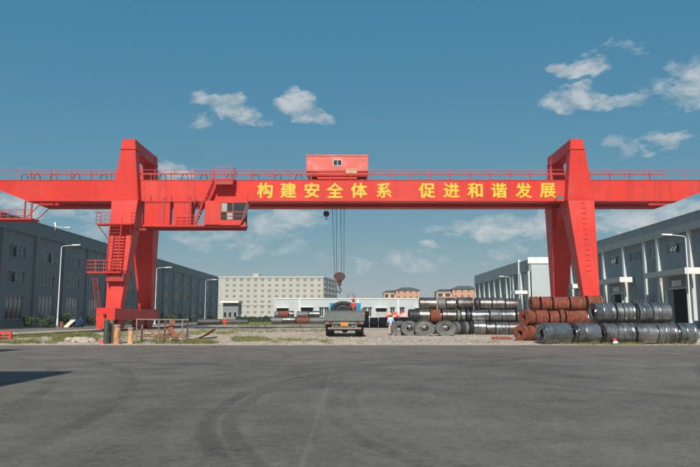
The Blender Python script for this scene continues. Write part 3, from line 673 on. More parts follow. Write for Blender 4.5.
obj('pane', MB().box(wx0 + .07, (wx0 + wx1) / 2 - .03, TY0 - .05, TY0 - .04, 17.79, 18.35).box((wx0 + wx1) / 2 + .03, wx1 - .07, TY0 - .05, TY0 - .04, 17.79, 18.35), 'cabglass', wn)
obj('nameplate', MB().box(at(346, 172, TY0).x, at(357, 172, TY0).x, TY0 - .09, TY0 - .03, 16.92, 17.38), 'plate', tr)
for x in (TX0 + .7, TX1 - .7):
    for y in (G0 + .95, mir(G0 + .95)):
        obj('wheel', MB().lathe([(.05, -.1), (.3, -.1), (.3, .1), (.05, .1)], (x, y, 16.48), 'y', 18), 'darksteel', tr, True)
obj('drum', MB().lathe([(.05, -2), (.5, -2), (.5, 2), (.05, 2)], (-1.35, CY, 17.0), 'x', 20).box(-3.4, -3.3, CY - .5, CY + .5, 16.55, 17.1).box(.6, .7, CY - .5, CY + .5, 16.55, 17.1), 'darksteel', tr, True)
obj('cross_beam', MB().box(-3.6, -3.2, TY0 + .5, TY1 - .5, 16.56, 17.0).box(.5, .9, TY0 + .5, TY1 - .5, 16.56, 17.0), 'red_dark', tr)
HX, HZ = at(339.5, 276, CY).x, 5.9
hk = thing('hook_block', 'large dark red main hook block hanging on wire ropes above the lorry', 'crane hook', (HX, CY, 3.9))
blk = MB()
prof = [(.30 * math.cos(a) * 1.75, .34 * math.sin(a) + .0) for a in []]
poly = [(HX + .56 * math.cos(2 * math.pi * k / 16), HZ + .50 * math.sin(2 * math.pi * k / 16)) for k in range(16)]
obj('cheek_plate', MB().prism(poly, 'y', CY - .32, CY - .22).prism(poly, 'y', CY + .22, CY + .32), 'hookred', hk, 30)
for dx in (-.25, .25):
    obj('sheave', MB().lathe([(.05, -.18), (.38, -.18), (.34, 0), (.38, .18), (.05, .18)], (HX + dx, CY, HZ + .04), 'y', 18), 'darksteel', hk, True)
obj('crosshead', MB().hexa([(HX - .16, CY - .2, HZ - 1.0), (HX + .16, CY - .2, HZ - 1.0), (HX + .16, CY + .2, HZ - 1.0), (HX - .16, CY + .2, HZ - 1.0)], [(HX - .3, CY - .2, HZ - .3), (HX + .3, CY - .2, HZ - .3), (HX + .3, CY + .2, HZ - .3), (HX - .3, CY + .2, HZ - .3)]), 'hookred', hk)
pts = [(HX, HZ - 1.0), (HX, HZ - 1.25)] + [(HX - .02 + .2 * math.sin(a), HZ - 1.5 - .2 * math.cos(a) + .02) for a in [math.pi * (.95 - 1.55 * k / 9) for k in range(10)]]
obj('hook', MB().path([(p[0], CY, p[1]) for p in pts], .065, 8), 'darksteel', hk, True)
for (xt, xb_) in ((-2.06, HX - .52), (-1.56, HX - .28), (-1.07, HX + .22), (-.65, HX + .47)):
    obj('wire_rope', MB().tube((xt, CY, 16.75), (xb_, CY, HZ + .1), .028, 6), 'rope', hk, True)
obj('sling', MB().tube((HX, CY, HZ - 1.62), (HX + .03, CY - .02, 4.0), .03, 6), 'rope', hk, True)
ax_, az_ = at(326.3, 213, CY).x, 12.85
ak = thing('hook_block', 'small black auxiliary hook hoisted close under the girder beside the ropes', 'crane hook', (ax_, CY, az_ - .6))
poly = [(ax_ + .34 * math.cos(2 * math.pi * k / 14), az_ + .3 * math.sin(2 * math.pi * k / 14)) for k in range(14)]
obj('cheek_plate', MB().prism(poly, 'y', CY - .2, CY + .2), 'darksteel', ak, 30)
obj('hook', MB().path([(ax_, CY, az_ - .28), (ax_ + .02, CY, az_ - .42), (ax_ + .1, CY, az_ - .5), (ax_ + .03, CY, az_ - .62), (ax_ - .1, CY, az_ - .56)], .05, 6), 'darksteel', ak, True)
for dx in (-.15, .15): obj('wire_rope', MB().tube((ax_ + dx, CY, az_ + .1), (ax_ + dx, CY, 16.75), .022, 6), 'rope', ak, True)

# ------------------------------------------------------------------ factory halls
def wall_grid(mb, fn, u0, u1, z0, z1, ops, dep):
    us = sorted({u0, u1} | {v for o in ops for v in o[:2]}); zs = sorted({z0, z1} | {v for o in ops for v in o[2:4]})
    for i in range(len(us) - 1):
        for j in range(len(zs) - 1):
            uc, zc = (us[i] + us[i + 1]) / 2, (zs[j] + zs[j + 1]) / 2
            if any(o[0] < uc < o[1] and o[2] < zc < o[3] for o in ops): continue
            mb.quad(fn(us[i], zs[j], 0), fn(us[i + 1], zs[j], 0), fn(us[i + 1], zs[j + 1], 0), fn(us[i], zs[j + 1], 0))
    for a, b, c, d in [o[:4] for o in ops]:
        for (p, q) in (((a, c), (b, c)), ((b, c), (b, d)), ((b, d), (a, d)), ((a, d), (a, c))):
            mb.quad(fn(p[0], p[1], 0), fn(q[0], q[1], 0), fn(q[0], q[1], -dep), fn(p[0], p[1], -dep))
class Hall:
    """a long hall whose facade stands at x = X0 and faces s; u runs along the depth"""
    def __init__(h, name, label, X0, s, D0, D1, H, depth, group=None):
        h.X0, h.s, h.D0, h.D1, h.H, h.depth = X0, s, D0, D1, H, depth
        h.t = thing(name, label, 'building', (X0, (D0 + D1) / 2, 0), group); h.cache = {}
    def f(h, u, z, o): return (h.X0 + h.s * o, u, z)
    def bx(h, mb, o0, o1, u0, u1, z0, z1, m=0): return mb.box(h.X0 + h.s * o0, h.X0 + h.s * o1, u0, u1, z0, z1, m)
    def part(h, name, boxes, m, parent=None):
        mb = MB(); [h.bx(mb, *b) for b in boxes]; return obj(name, mb, m, parent or h.t)
    def window(h, u0, w, z0, ht, cols, trans, variant=0, glass='glass', leaf=None):
        key = (w, ht, cols, tuple(trans), variant, glass)
        o = -.16
        if key not in h.cache:
            mb = MB(); fr = .07
            h.bx(mb, o, o + .08, u0, u0 + w, z0, z0 + fr); h.bx(mb, o, o + .08, u0, u0 + w, z0 + ht - fr, z0 + ht)
            for i in range(cols + 1):
                uu = u0 + (w - fr) * i / cols; h.bx(mb, o + .004, o + .076, uu, uu + fr, z0 + fr, z0 + ht - fr)
            for tz in trans: h.bx(mb, o + .008, o + .07, u0 + fr, u0 + w - fr, z0 + ht * tz - fr / 2, z0 + ht * tz + fr / 2)
            wo = obj('window', mb, 'frame', h.t)
            pb = MB(); h.bx(pb, o - .03, o - .005, u0 + .01, u0 + w - .01, z0 + .01, z0 + ht - .01)
            po = obj('pane', pb, glass, wo)
            h.cache[key] = (wo.data, W[wo.name] - Vector(h.f(u0, z0, 0)), po.data, W[po.name] - Vector(h.f(u0, z0, 0)))
        else:
            a, da, b, db = h.cache[key]
            wo = put('window', a, h.t, Vector(h.f(u0, z0, 0)) + da); put('pane', b, wo, Vector(h.f(u0, z0, 0)) + db)
        if leaf is not None:      # a casement pushed open, black sheet standing for the unlit room
            k = w / cols; ua = u0 + k * leaf
            mb = MB(); h.bx(mb, o - .004, o + .002, ua + .07, ua + k, z0 + .07, z0 + ht - .07); obj('unlit_opening', mb, 'black', wo)
            mb = MB(); a_ = R(32); zt = z0 + ht - .07; ln = ht - .16
            P = lambda u, d: (h.X0 + h.s * (o + .1 + math.sin(a_) * d), u, zt - math.cos(a_) * d)
            for (ua_, ub_, d0, d1) in ((ua + .04, ua + .11, 0, ln), (ua + k - .05, ua + k + .02, 0, ln), (ua + .11, ua + k - .05, 0, .07), (ua + .11, ua + k - .05, ln - .07, ln)):
                q = [P(ua_, d0), P(ub_, d0), P(ub_, d1), P(ua_, d1)]; q2 = [(x + h.s * .04, y, z) for x, y, z in q]; mb.hexa(q, q2)
            obj('casement', mb, 'frame', wo)
        return wo
    def shell(h, wallmat, roofmat):
        b = -h.depth
        h.part('end_wall', [(b, -.3, h.D0 + .002, h.D0 + .3, 0, h.H - .3)], wallmat); h.part('end_wall', [(b, -.3, h.D1 - .3, h.D1 - .002, 0, h.H - .3)], wallmat)
        h.part('rear_wall', [(b, b + .3, h.D0, h.D1, 0, h.H - .3)], wallmat); h.part('roof', [(b - .1, -.32, h.D0 - .05, h.D1 + .05, h.H - .3, h.H - .1)], roofmat)

# left hall ---------------------------------------------------------------
P = 9.35
LH = Hall('factory_hall', 'long dark blue-grey three-storey factory hall along the left side', -46, 1, 66.25, 66.25 + 17 * P + .35, 15.2, 30)
ops = []; wins = []
for k in range(17):
    u = LH.D0 + k * P + 2.3
    for (z0, ht, tr_) in ((1.15, 3.5, (.72,)), (6.2, 1.7, ()), (9.7, 1.8, ())):
        ops.append((u, u + 4.75, z0, z0 + ht)); wins.append((k, u, z0, ht, tr_))
mb = MB(); wall_grid(mb, LH.f, LH.D0, LH.D1, 0, 13.2, ops, .24); obj('wall', mb, 'wallL', LH.t)
r2 = random.Random(5)
for (k, u, z0, ht, tr_) in wins:
    leaf = None
    if (k, z0) == (2, 9.7): leaf = 1
    elif (k, z0) == (3, 9.7): leaf = 2
    elif r2.random() < .12: leaf = r2.randrange(4)
    LH.window(u, 4.75, z0, ht, 4, tr_, 0, 'glass' if r2.random() < .55 else 'glass_pale', leaf)
    LH.part('sill', [(0, .08, u - .1, u + 4.85, z0 - .1, z0)], 'fasciaL')
LH.part('fascia', [(-.3, .36, LH.D0, LH.D1, 13.2, 15.1)], 'fasciaL'); LH.part('coping', [(-.4, .46, LH.D0 - .05, LH.D1 + .05, 15.1, 15.22)], 'roofing')
LH.part('plinth', [(0.001, .06, LH.D0 + .4, LH.D1 - .4, 0, .6)], 'concrete')
for k in range(18):
    u = LH.D0 + k * P
    LH.part('pilaster', [(.002, .34, u, u + (.75 if k % 2 else .55), 0, 13.2)], 'wallL')
    if k % 3 == 1: LH.part('downpipe', [(.0, .14, u + 1.0, u + 1.14, .2, 13.2)], 'fasciaL')
LH.shell('wallL', 'roofing')
for px in (49, 105):      # flood lamps on brackets along the parapet
    D = 46 * F / (350 - px); zt = 15.1
    fl = thing('parapet_floodlight', 'white floodlight bracketed to the parapet ' + ('over the open windows of the left hall' if px == 49 else 'just left of the crane ladder'), 'floodlight', (-45.6, D, zt - .3), 'parapet floodlights')
    obj('bracket', MB().tube((-45.62, D, zt - .4), (-45.3, D, zt + .2), .05, 6).tube((-45.3, D, zt + .2), (-43.3, D, zt + .15), .05, 6), 'pole', fl, True)
    obj('lamp_head', MB().box(-43.9, -43.0, D - .2, D + .2, zt + .05, zt + .2), 'white', fl); obj('lamp_head', MB().hexa([(-45.45, D - .2, zt + .25), (-45.2, D - .2, zt + .2), (-45.2, D + .2, zt + .2), (-45.45, D + .2, zt + .25)], [(-45.6, D - .25, zt + .85), (-45.3, D - .25, zt + .9), (-45.3, D + .25, zt + .9), (-45.6, D + .25, zt + .85)]), 'white', fl)

# right hall --------------------------------------------------------------
RH = Hall('factory_hall', 'long slate grey hall with pale columns and white canopies on the right', 45, -1, 58.6, 139, 15.05, 30)
cols = [59.0, 67.6, 76.2, 84.8, 93.75, 98.0, 105.6, 114.1, 122.6, 131.0, 138.4]
ops = []; wins = []
bays = [(cols[i] + .6, cols[i + 1]) for i in range(len(cols) - 1)]
doors = [(68.6, 75.2, 0, 5.6), (86.2, 92.9, 0, 5.6), (106.8, 113.2, 0, 5.6), (124, 130, 0, 5.6)]
ops += doors
for (a, b) in bays:
    w = 4.6 if b - a > 6 else 2.4
    u = (a + b) / 2 - w / 2
    ops.append((u, u + w, 10.3, 11.8)); wins.append((u, w, 10.3, 1.5, 4 if w > 4 else 2))
    if not any(d[0] < (a + b) / 2 < d[1] for d in doors):
        ops.append((u, u + w, 1.2, 4.2)); wins.append((u, w, 1.2, 3.0, 4 if w > 4 else 2))
mb = MB(); wall_grid(mb, RH.f, RH.D0, RH.D1, 0, 12.85, ops, .3); obj('wall', mb, 'wallR', RH.t)
for i, (u, w, z0, ht, c) in enumerate(wins):
    lf = 1 if (z0 > 9 and (84 < u < 93 or 105 < u < 113)) else None
    wo = RH.window(u, w, z0, ht, c, (.7,) if ht > 2 else (), 0, 'glass' if r2.random() < .6 else 'glass_pale', lf)
    if lf is not None and 105 < u < 113: RH.window(u + .02, w, z0, ht, c, (), 0, 'glass', 2) if False else None
RH.part('fascia', [(-.3, .5, RH.D0, RH.D1, 12.85, 14.95)], 'fasciaR'); RH.part('coping', [(-.4, .6, RH.D0 - .05, RH.D1 + .05, 14.95, 15.07)], 'fasciaR')
for i, u in enumerate(cols):
    RH.part('column', [(.002, .46, u, u + .6, 0, 12.85)], 'column')
    if i % 2: RH.part('downpipe', [(.002, .14, u + .8, u + .93, .2, 12.85)], 'fasciaR')
    RH.part('wall_vent', [(.002, .1, u + 1.3, u + 1.9, 8.6, 9.1)], 'soffit')
RH.shell('wallR', 'roofing')
for (a, b) in ((67.2, 76.0), (82.5, 94.2), (102.6, 115.0), (124.5, 131)):
    cn = RH.part('canopy', [(.47, 2.4, a + .06, b, 7.08, 7.72)], 'soffit')
    RH.part('canopy_fascia', [(.47, 2.46, a, a + .058, 6.98, 7.8)], 'white', cn); RH.part('canopy_edge', [(2.402, 2.46, a + .06, b, 7.0, 7.78)], 'soffit', cn)
for (a, b, c, d) in doors:
    RH.part('door_frame', [(-.28, -.1, a, a + .2, 0, d), (-.28, -.1, b - .2, b, 0, d), (-.28, -.1, a + .2, b - .2, d - .25, d)], 'frame')
    RH.part('sliding_door', [(-.26, -.16, b - 1.7, b - .2, 0.02, d - .25)], 'wallR')
    RH.part('porch_post', [(2.0, 2.3, a - .8, a - .55, 0, 7.08), (2.0, 2.3, b + .5, b + .75, 0, 7.08)] if False else [(.5, .7, a - .5, a - .3, 0, 7.08)], 'column')
    RH.part('door_sign', [(.02, .1, (a + b) / 2 - 1.3, (a + b) / 2 + 1.3, 5.75, 6.55)], 'white')

# far hall behind on the right --------------------------------------------
FH = Hall('factory_hall', 'distant grey hall with pale end wall beyond the right hall', 42.4, -1, 153, 219, 15.3, 26)
fc = [153.0 + 7.3 * i for i in range(10)]
ops = []; wins = []
for i in range(9):
    for z0, ht in ((2.2, 4.6), (7.6, 4.2)):
        u = fc[i] + 1.5; ops.append((u, u + 4.9, z0, z0 + ht)); wins.append((u, z0, ht))
mb = MB(); wall_grid(mb, FH.f, FH.D0, FH.D1, 0, 12.2, ops, .3); obj('wall', mb, 'wallR', FH.t)
for u, z0, ht in wins: FH.window(u, 4.9, z0, ht, 3, (.5,), 0, 'glass_pale')
FH.part('fascia', [(-.3, .5, FH.D0 + 9, FH.D1, 12.2, 15.2)], 'fasciaR'); FH.part('fascia', [(-.3, .3, FH.D0, FH.D0 + 8.9, 12.2, 15.0)], 'wallR')
for u in fc: FH.part('column', [(.002, .48, u, u + .7, 0, 12.2)], 'column')
FH.part('corner_pier', [(.004, .62, FH.D0 + 8.3, FH.D0 + 9, 0, 15.6)], 'column')
FH.shell('lowwall', 'roofing')
FH.part('parapet', [(-26, .5, FH.D0 - .25, FH.D0 - .01, 14.0, 15.5)], 'white')
FH.part('canopy', [(.5, 3.4, FH.D0 + 1, FH.D0 + 6, 6.9, 7.7)], 'white')

# off to the left of the frame: the office block whose shadow falls on the road
off = 1 / math.tan(SUN_EL)
sxd, syd = -math.sin(SUN_AZ) * off, -math.cos(SUN_AZ) * off       # shadow shift per metre of height
OH = 8.0
ob = thing('office_block', 'low grey office block at the road side left of the crane yard', 'building', (-22, 6, 0))
cxr, cyr = -8.0 - sxd * OH, 19.4 - syd * OH
c2x, c2y = -15.9 - sxd * OH, 32.3 - syd * OH
obj('wall', MB().box(-34, cxr - .3, -14, cyr - .3, 0, OH - .4).box(-34, c2x - .3, cyr - .3, c2y - .3, 0, OH - .4), 'wallR', ob)
obj('roof', MB().box(-34.3, cxr, -14.3, cyr, OH - .4, OH).box(-34.3, c2x, cyr, c2y, OH - .4, OH), 'roofing', ob)
for i in range(6):
    w = obj('window', MB().box(cxr - .32, cxr - .24, -12 + i * 3.6, -10 + i * 3.6, 1.2, 2.8), 'frame', ob)
    obj('pane', MB().box(cxr - .25, cxr - .22, -11.9 + i * 3.6, -10.1 + i * 3.6, 1.3, 2.7), 'glass', w)

# ------------------------------------------------------------------ background buildings
# dormitory
D = 385.0; k = D / F
dm = thing('dormitory_block', 'wide pale grey dormitory block with rows of small windows far behind', 'building', (-45, D + 22, 0))
dx0, dx1 = (219 - 350) * k, -15.7; dH = at(270, 276.5, D).z
rowz = [at(270, yy, D).z for yy in (312.5, 307.2, 301.9, 296.5, 291.1, 285.6, 280.2)]
colx = [(px - 350) * k for px in [227.5 + 7.05 * i for i in range(14)]]
ops = [(x - 1.05, x + 1.05, z - .85, z + .85) for x in colx for z in rowz]
mb = MB(); wall_grid(mb, lambda u, z, o: (u, D - o, z), dx0, dx1, 0, dH - .8, ops, .35); obj('wall', mb, 'dorm', dm)
mb = MB(); mb.quad((dx1, D, 0), (-8.6, 430, 0), (-8.6, 430, dH - .8), (dx1, D, dH - .8)); mb.quad((-8.6, 430, 0), (dx0, 430, 0), (dx0, 430, dH - .8), (-8.6, 430, dH - .8)); mb.quad((dx0, 430, 0), (dx0, D, 0), (dx0, D, dH - .8), (dx0, 430, dH - .8))
obj('side_wall', mb, 'dorm', dm)
obj('roof', MB().prism([(dx0 - .5, D - .5), (dx1 + .4, D - .5), (-8.0, 430.4), (dx0 - .5, 430.4)], 'z', dH - .8, dH), 'dormtrim', dm)
obj('stair_head', MB().box((252 - 350) * k, (258 - 350) * k, D + 4, D + 10, dH, dH + 2), 'dorm', dm)
obj('ledge', MB().box(dx0, dx1 + .2, D - .35, D - .01, rowz[1] + 1.2, rowz[1] + 1.55), 'dormtrim', dm)
meW = meP = meA = None
for x in colx:
    obj('pier', MB().box(x - 1.95, x - 1.6, D - .3, D - .005, 0, rowz[1] + 1.19).box(x - 1.95, x - 1.6, D - .3, D - .005, rowz[1] + 1.56, dH - .8), 'dormtrim', dm)
    for z in rowz:
        base = Vector((x, D, z))
        if meW is None:
            wb = MB().box(x - 1.05, x + 1.05, D + .1, D + .22, z - .85, z - .6).box(x - 1.05, x + 1.05, D + .1, D + .22, z + .7, z + .85).box(x - 1.05, x - .8, D + .1, D + .22, z - .6, z + .7).box(x + .8, x + 1.05, D + .1, D + .22, z - .6, z + .7).box(x - .1, x + .1, D + .1, D + .22, z - .6, z + .7)
            w = obj('window', wb, 'dormtrim', dm); meW = w.data; dw = W[w.name] - base
            p = obj('pane', MB().box(x - 1.04, x + 1.04, D + .24, D + .3, z - .84, z + .84), 'glass_pale', w); meP = p.data; dp = W[p.name] - base
        else:
            w = put('window', meW, dm, base + dw); put('pane', meP, w, base + dp)
    z = rowz[-1]
    arc = MB()
    for a in range(8):
        a0, a1 = math.pi * a / 8, math.pi * (a + 1) / 8
        pts = [(x + 1.2 * math.cos(a0), z + .95 + .9 * math.sin(a0)), (x + 1.5 * math.cos(a0), z + .95 + 1.15 * math.sin(a0)), (x + 1.5 * math.cos(a1), z + .95 + 1.15 * math.sin(a1)), (x + 1.2 * math.cos(a1), z + .95 + .9 * math.sin(a1))]
        arc.prism(pts, 'y', D - .25, D - .01)
    obj('arch', arc, 'dormtrim', dm)
dirv = Vector((-8.6 - dx1, 45, 0)).normalized(); nrm = Vector((dirv.y, -dirv.x, 0))
for z in rowz:
    for i in range(4):
        c = Vector((dx1, D, 0)) + dirv * (6 + i * 10.5)
        q = [c - dirv * 3.2, c + dirv * 3.2, c + dirv * 3.2 + nrm * .5, c - dirv * 3.2 + nrm * .5]
        bl = obj('balcony', MB().hexa([(p.x, p.y, z - 1.25) for p in q], [(p.x, p.y, z - .35) for p in q]), 'dormtrim', dm)
        q = [c - dirv * 2.6, c + dirv * 2.6, c + dirv * 2.6 + nrm * .04, c - dirv * 2.6 + nrm * .04]
        obj('pane', MB().hexa([(p.x, p.y, z - .3) for p in q], [(p.x, p.y, z + .95) for p in q]), 'glass_pale', bl)

# low pale workshop across the end of the yard
D = 190.0; k = D / F
lw = thing('workshop_building', 'low pale blue-white workshop across the far end of the yard', 'building', (1, D + 8, 0))
lH = at(350, 298.2, D).z; X = lambda px: (px - 350) * k
lops = [(X(277.5), X(288.5), 0, 4.0), (X(301.5), X(313), 0, 4.2), (X(376), X(386), 0, 4.0), (X(415), X(425), 0, 4.0)]
lwin = [(px, px + w) for px, w in ((319.5, 4), (324.5, 4), (363.5, 3.4), (368, 3.4), (390, 4.5), (399.5, 4.5), (332, 6), (342, 6), (352, 6))]
lops2 = [(X(a), X(b), 1.6, 4.2) for a, b in lwin]
mb = MB(); wall_grid(mb, lambda u, z, o: (u, D - o, z), X(274.5), X(428), 0, lH - .25, lops + lops2, .35); obj('wall', mb, 'lowwall', lw)
obj('side_wall', MB().box(X(274.5), X(274.5) + .3, D + .36, D + 16, 0, lH - .25).box(X(428) - .3, X(428), D + .36, D + 16, 0, lH - .25).box(X(274.5), X(428), D + 16, D + 16.3, 0, lH - .25), 'lowwall', lw)
obj('roof', MB().box(X(274.5) - .15, X(428) + .15, D - .2, D + 16.5, lH - .25, lH), 'white', lw)
for px in (300, 398, 358):
    obj('pilaster', MB().box(X(px) - .15, X(px) + .15, D - .12, D - .003, 0, lH - .25), 'white', lw)
for (a, b, c, d) in lops:
    dr = obj('roller_door', MB().box(a, b, D + .36, D + .42, 0, d), 'glass' if a < 0 else 'soffit', lw)
    obj('lintel', MB().box(a - .2, b + .2, D - 1.1, D - .004, d + .05, d + .25), 'white', dr)
    obj('shadow_strip', MB().box(a + .02, b - .02, D + .2, D + .34, d - .9, d - .02), 'black', dr)  # black strip standing for the shadow below the white canopy
for (a, b, c, d) in lops2:
    w = obj('window', MB().box(a, b, D + .2, D + .25, c, c + .1).box(a, b, D + .2, D + .25, d - .1, d).box((a + b) / 2 - .05, (a + b) / 2 + .05, D + .2, D + .25, c + .1, d - .1).box(a, a + .08, D + .2, D + .25, c + .1, d - .1).box(b - .08, b, D + .2, D + .25, c + .1, d - .1), 'frame', lw)
    obj('pane', MB().box(a, b, D + .27, D + .31, c, d), 'glass', w)
    obj('hood', MB().box(a - .15, b + .15, D - .4, D - .004, d + .1, d + .22), 'soffit', w)

# domed tank behind the workshop
D = 330; c = at(351, 297, D); rr = 4.2 * D / F
tk = thing('domed_tank', 'small grey domed tank poking above the workshop roof', 'tank', (c.x, D, 0))
obj('shell', MB().lathe([(rr, 0), (rr, c.z)], (c.x, D, 0), 'z', 20), 'fasciaR', tk, True)
obj('dome', MB().lathe([(rr * math.cos(a), c.z + .002 + 1.05 * rr * math.sin(a)) for a in [math.pi / 2 * i / 7 for i in range(7)]] + [(.15, c.z + rr * 1.05)], (c.x, D, 0), 'z', 20), 'roofing', tk, True)

# orange apartment blocks
def apartment(px0, px1, py_top, py_eave, D, label, wing):
    k = D / F; x0, x1 = (px0 - 350) * k, (px1 - 350) * k; zt = at(400, py_top, D).z; ze = at(400, py_eave, D).z
    t = thing('apartment_block', label, 'building', ((x0 + x1) / 2, D + 7, 0), 'orange apartment blocks')
    xm = x0 + (x1 - x0) * wing
    nf = 6; nc = 4; fh = ze / nf
    wn = []
    for i in range(nf):
        for j in range(nc):
            u = xm + (x1 - xm) * (j + .5) / nc; wn.append((u - .9, u + .9, i * fh + fh * .3, i * fh + fh * .82))
    mb = MB(); wall_grid(mb, lambda u, z, o: (u, D - o, z), xm, x1, 0, ze, wn, .3); obj('wall', mb, 'orange', t)
    obj('side_wall', MB().box(xm, xm + .3, D + .31, D + 14, 0, ze).box(x1 - .3, x1, D + .31, D + 14, 0, ze).box(xm, x1, D + 14, D + 14.3, 0, ze), 'orange', t)
    for (a, b, c, d) in wn:
        w = obj('window', MB().box(a, b, D + .2, D + .3, c, d), 'frame', t); obj('pane', MB().box(a + .15, b - .15, D + .17, D + .198, c + .15, d - .15), 'glass_pale', w)
    rf = MB().hexa([(xm - .8, D - .8, ze), (x1 + .8, D - .8, ze), (x1 + .8, D + 15, ze), (xm - .8, D + 15, ze)], [(xm + 5, D + 6, zt), (x1 - 5, D + 6, zt), (x1 - 5, D + 9, zt), (xm + 5, D + 9, zt)])
    obj('roof', rf, 'roofgreen', t)
    # stepped wing with balconies
    wk = obj('wing', MB().box(x0, xm - .02, D + 3, D + 16, 0, ze - 1.5), 'cream', t)
    for i in range(nf):
        for j in range(2):
            u0 = x0 + (xm - x0) * (j + .12) / 2; u1 = x0 + (xm - x0) * (j + .8) / 2
            b = obj('balcony', MB().box(u0, u1, D + 1.6, D + 2.98, i * fh + .6, i * fh + 1.7), 'orange', t)
            obj('recess', MB().box(u0 + .2, u1 - .2, D + 2.9, D + 2.96, i * fh + 1.75, i * fh + 3), 'glass', b)
    obj('wing_roof', MB().hexa([(x0 - .6, D + 2.4, ze - 1.5), (xm - .03, D + 2.4, ze - 1.5), (xm - .03, D + 16.5, ze - 1.5), (x0 - .6, D + 16.5, ze - 1.5)], [(x0 + 3, D + 7, ze + .3), (xm - .03, D + 7, ze + .3), (xm - .03, D + 11, ze + .3), (x0 + 3, D + 11, ze + .3)]), 'roofgreen', t)
apartment(384, 419.5, 287, 290.3, 470, 'orange apartment block with dark roof behind the pale workshop', .33)
apartment(437, 478, 285.5, 289.2, 440, 'orange apartment block with dark roof behind the coil stacks', .37)
# gatehouse beside the end of the left hall
D = 205; k = D / F; x0, x1 = (222.5 - 350) * k, (239 - 350) * k; zt = at(230, 301, D).z
gh = thing('gatehouse', 'small dark kiosk with a white flat roof beyond the left hall', 'building', ((x0 + x1) / 2, D + 3, 0))
obj('wall', MB().box(x0 + .4, x1, D, D + 6, 0, zt - .6), 'wallL', gh)
obj('roof', MB().box(x0 - .4, x1 + .3, D - 1.4, D + 6.4, zt - .6, zt), 'white', gh)
for px in (226, 231, 236):
    w = obj('window', MB().box((px - 1.6 - 350) * k, (px + 1.6 - 350) * k, D - .05, D - .004, 1.3, 3.1), 'frame', gh); obj('pane', MB().box((px - 1.35 - 350) * k, (px + 1.35 - 350) * k, D - .08, D - .052, 1.4, 3.0), 'glass', w)
obj('step_block', MB().box(x1 + .01, x1 + 2, D + .5, D + 4, 0, 2), 'lowwall', gh)

# ------------------------------------------------------------------ street lamps
def lamp(px, py_top, X, arm_px, label):
    D = X * F / (px - 350); p = at(px, py_top, D); D = D; h = p.z
    s = -1 if X > 0 else 1; ln = abs(arm_px) * D / F
    t = thing('street_lamp', label, 'street lamp', (X, D, .014 if abs(X) < 42 else .03), 'tall white street lamps beside the halls')
    obj('base', MB().box(X - .22, X + .22, D - .22, D + .22, 0, .18).lathe([(.13, .18), (.13, 1.2), (.10, 1.3)], (X, D, 0), 'z', 10), 'pole', t, 30)
    obj('post', MB().tube((X, D, 1.2), (X, D, h - .25), .095, 10, .06), 'pole', t, True)
    arm = [(X, D, h - .3), (X + s * .08, D, h - .08), (X + s * .3, D, h), (X + s * ln * .6, D, h + .12)]
    obj('arm', MB().path(arm, .045, 8), 'pole', t, True)
    obj('lamp_head', MB().hexa([(X + s * ln * .58, D - .16, h + .04), (X + s * ln, D - .12, h + .12), (X + s * ln, D + .12, h + .12), (X + s * ln * .58, D + .16, h + .04)],
        [(X + s * ln * .58, D - .12, h + .22), (X + s * ln, D - .08, h + .24), (X + s * ln, D + .08, h + .24), (X + s * ln * .58, D + .12, h + .22)]), 'white', t)
lamp(60, 246, -41.5, 19, 'tall white street lamp left of the crane leg in front of the left hall')
lamp(156.5, 268, -41.5, 15, 'white street lamp half hidden behind the left rear crane leg')
lamp(206, 280, -41.5, 11, 'white street lamp with curved arm near the far end of the left hall')
lamp(688, 236, 36, 24, 'tall white street lamp at the right edge before the big canopy')
lamp(510, 277, 36, 11, 'small distant white street lamp before the far grey hall')

# ------------------------------------------------------------------ steel coils
def coil_mesh(name, m, seed, rings=7, grooves=0, step=.03):
    r_ = random.Random(seed); prof = []
    ri, ro = .36, 1.0
    def face(sgn):
        out = []
        for i in range(rings + 1):
            r = ri + (ro - .03 - ri) * i / rings
            out.append((r, sgn * (.5 - r_.uniform(0, .02)))); out.append((r + .012, sgn * (.5 - r_.uniform(.0, .03))))
        return out
    left = face(-1); right = face(1)
    cuts = sorted(r_.uniform(-.4, .4) for _ in range(grooves)); body = [(ro - .004, -.485)]; rr = ro - r_.uniform(0, .012)
    for c in cuts:
        body += [(rr, c - .035), (rr - .012, c - .016), (ro - .10, c - .012), (ro - .10, c + .012)]; rr = ro - r_.uniform(0, step); body += [(rr - .012, c + .016), (rr, c + .035)]
    if not grooves: body += [(ro - r_.uniform(0, .012), -.42 + .84 * i / 6) for i in range(7)]
    prof = left + body + [(ro - .004, .485)] + right[::-1]
    mb = MB().lathe(prof, (0, 0, 0), 'x', 40, closed=True)
    return mb.mesh(name, m, (0, 0, 0), 30)
def strap_mesh(w): return MB().lathe([(1.003, -w), (1.012, -w), (1.012, w), (1.003, w)], (0, 0, 0), 'x', 40, closed=True).mesh('strap', 'strap', (0, 0, 0), 30)
CM = {}
for kk in ('coil', 'coil2', 'coil_dark', 'coil_black', 'rust', 'wrapred'): CM[kk] = [coil_mesh('steel_coil', kk, sd, 7, gv, .05 if kk == 'rust' else .02) for sd, gv in (((8, 3), (16, 2), (24, 4)) if kk == 'rust' else ((8, 0), (16, 1), (24, 2)))]
SM = strap_mesh(.014)
rc = random.Random(3)
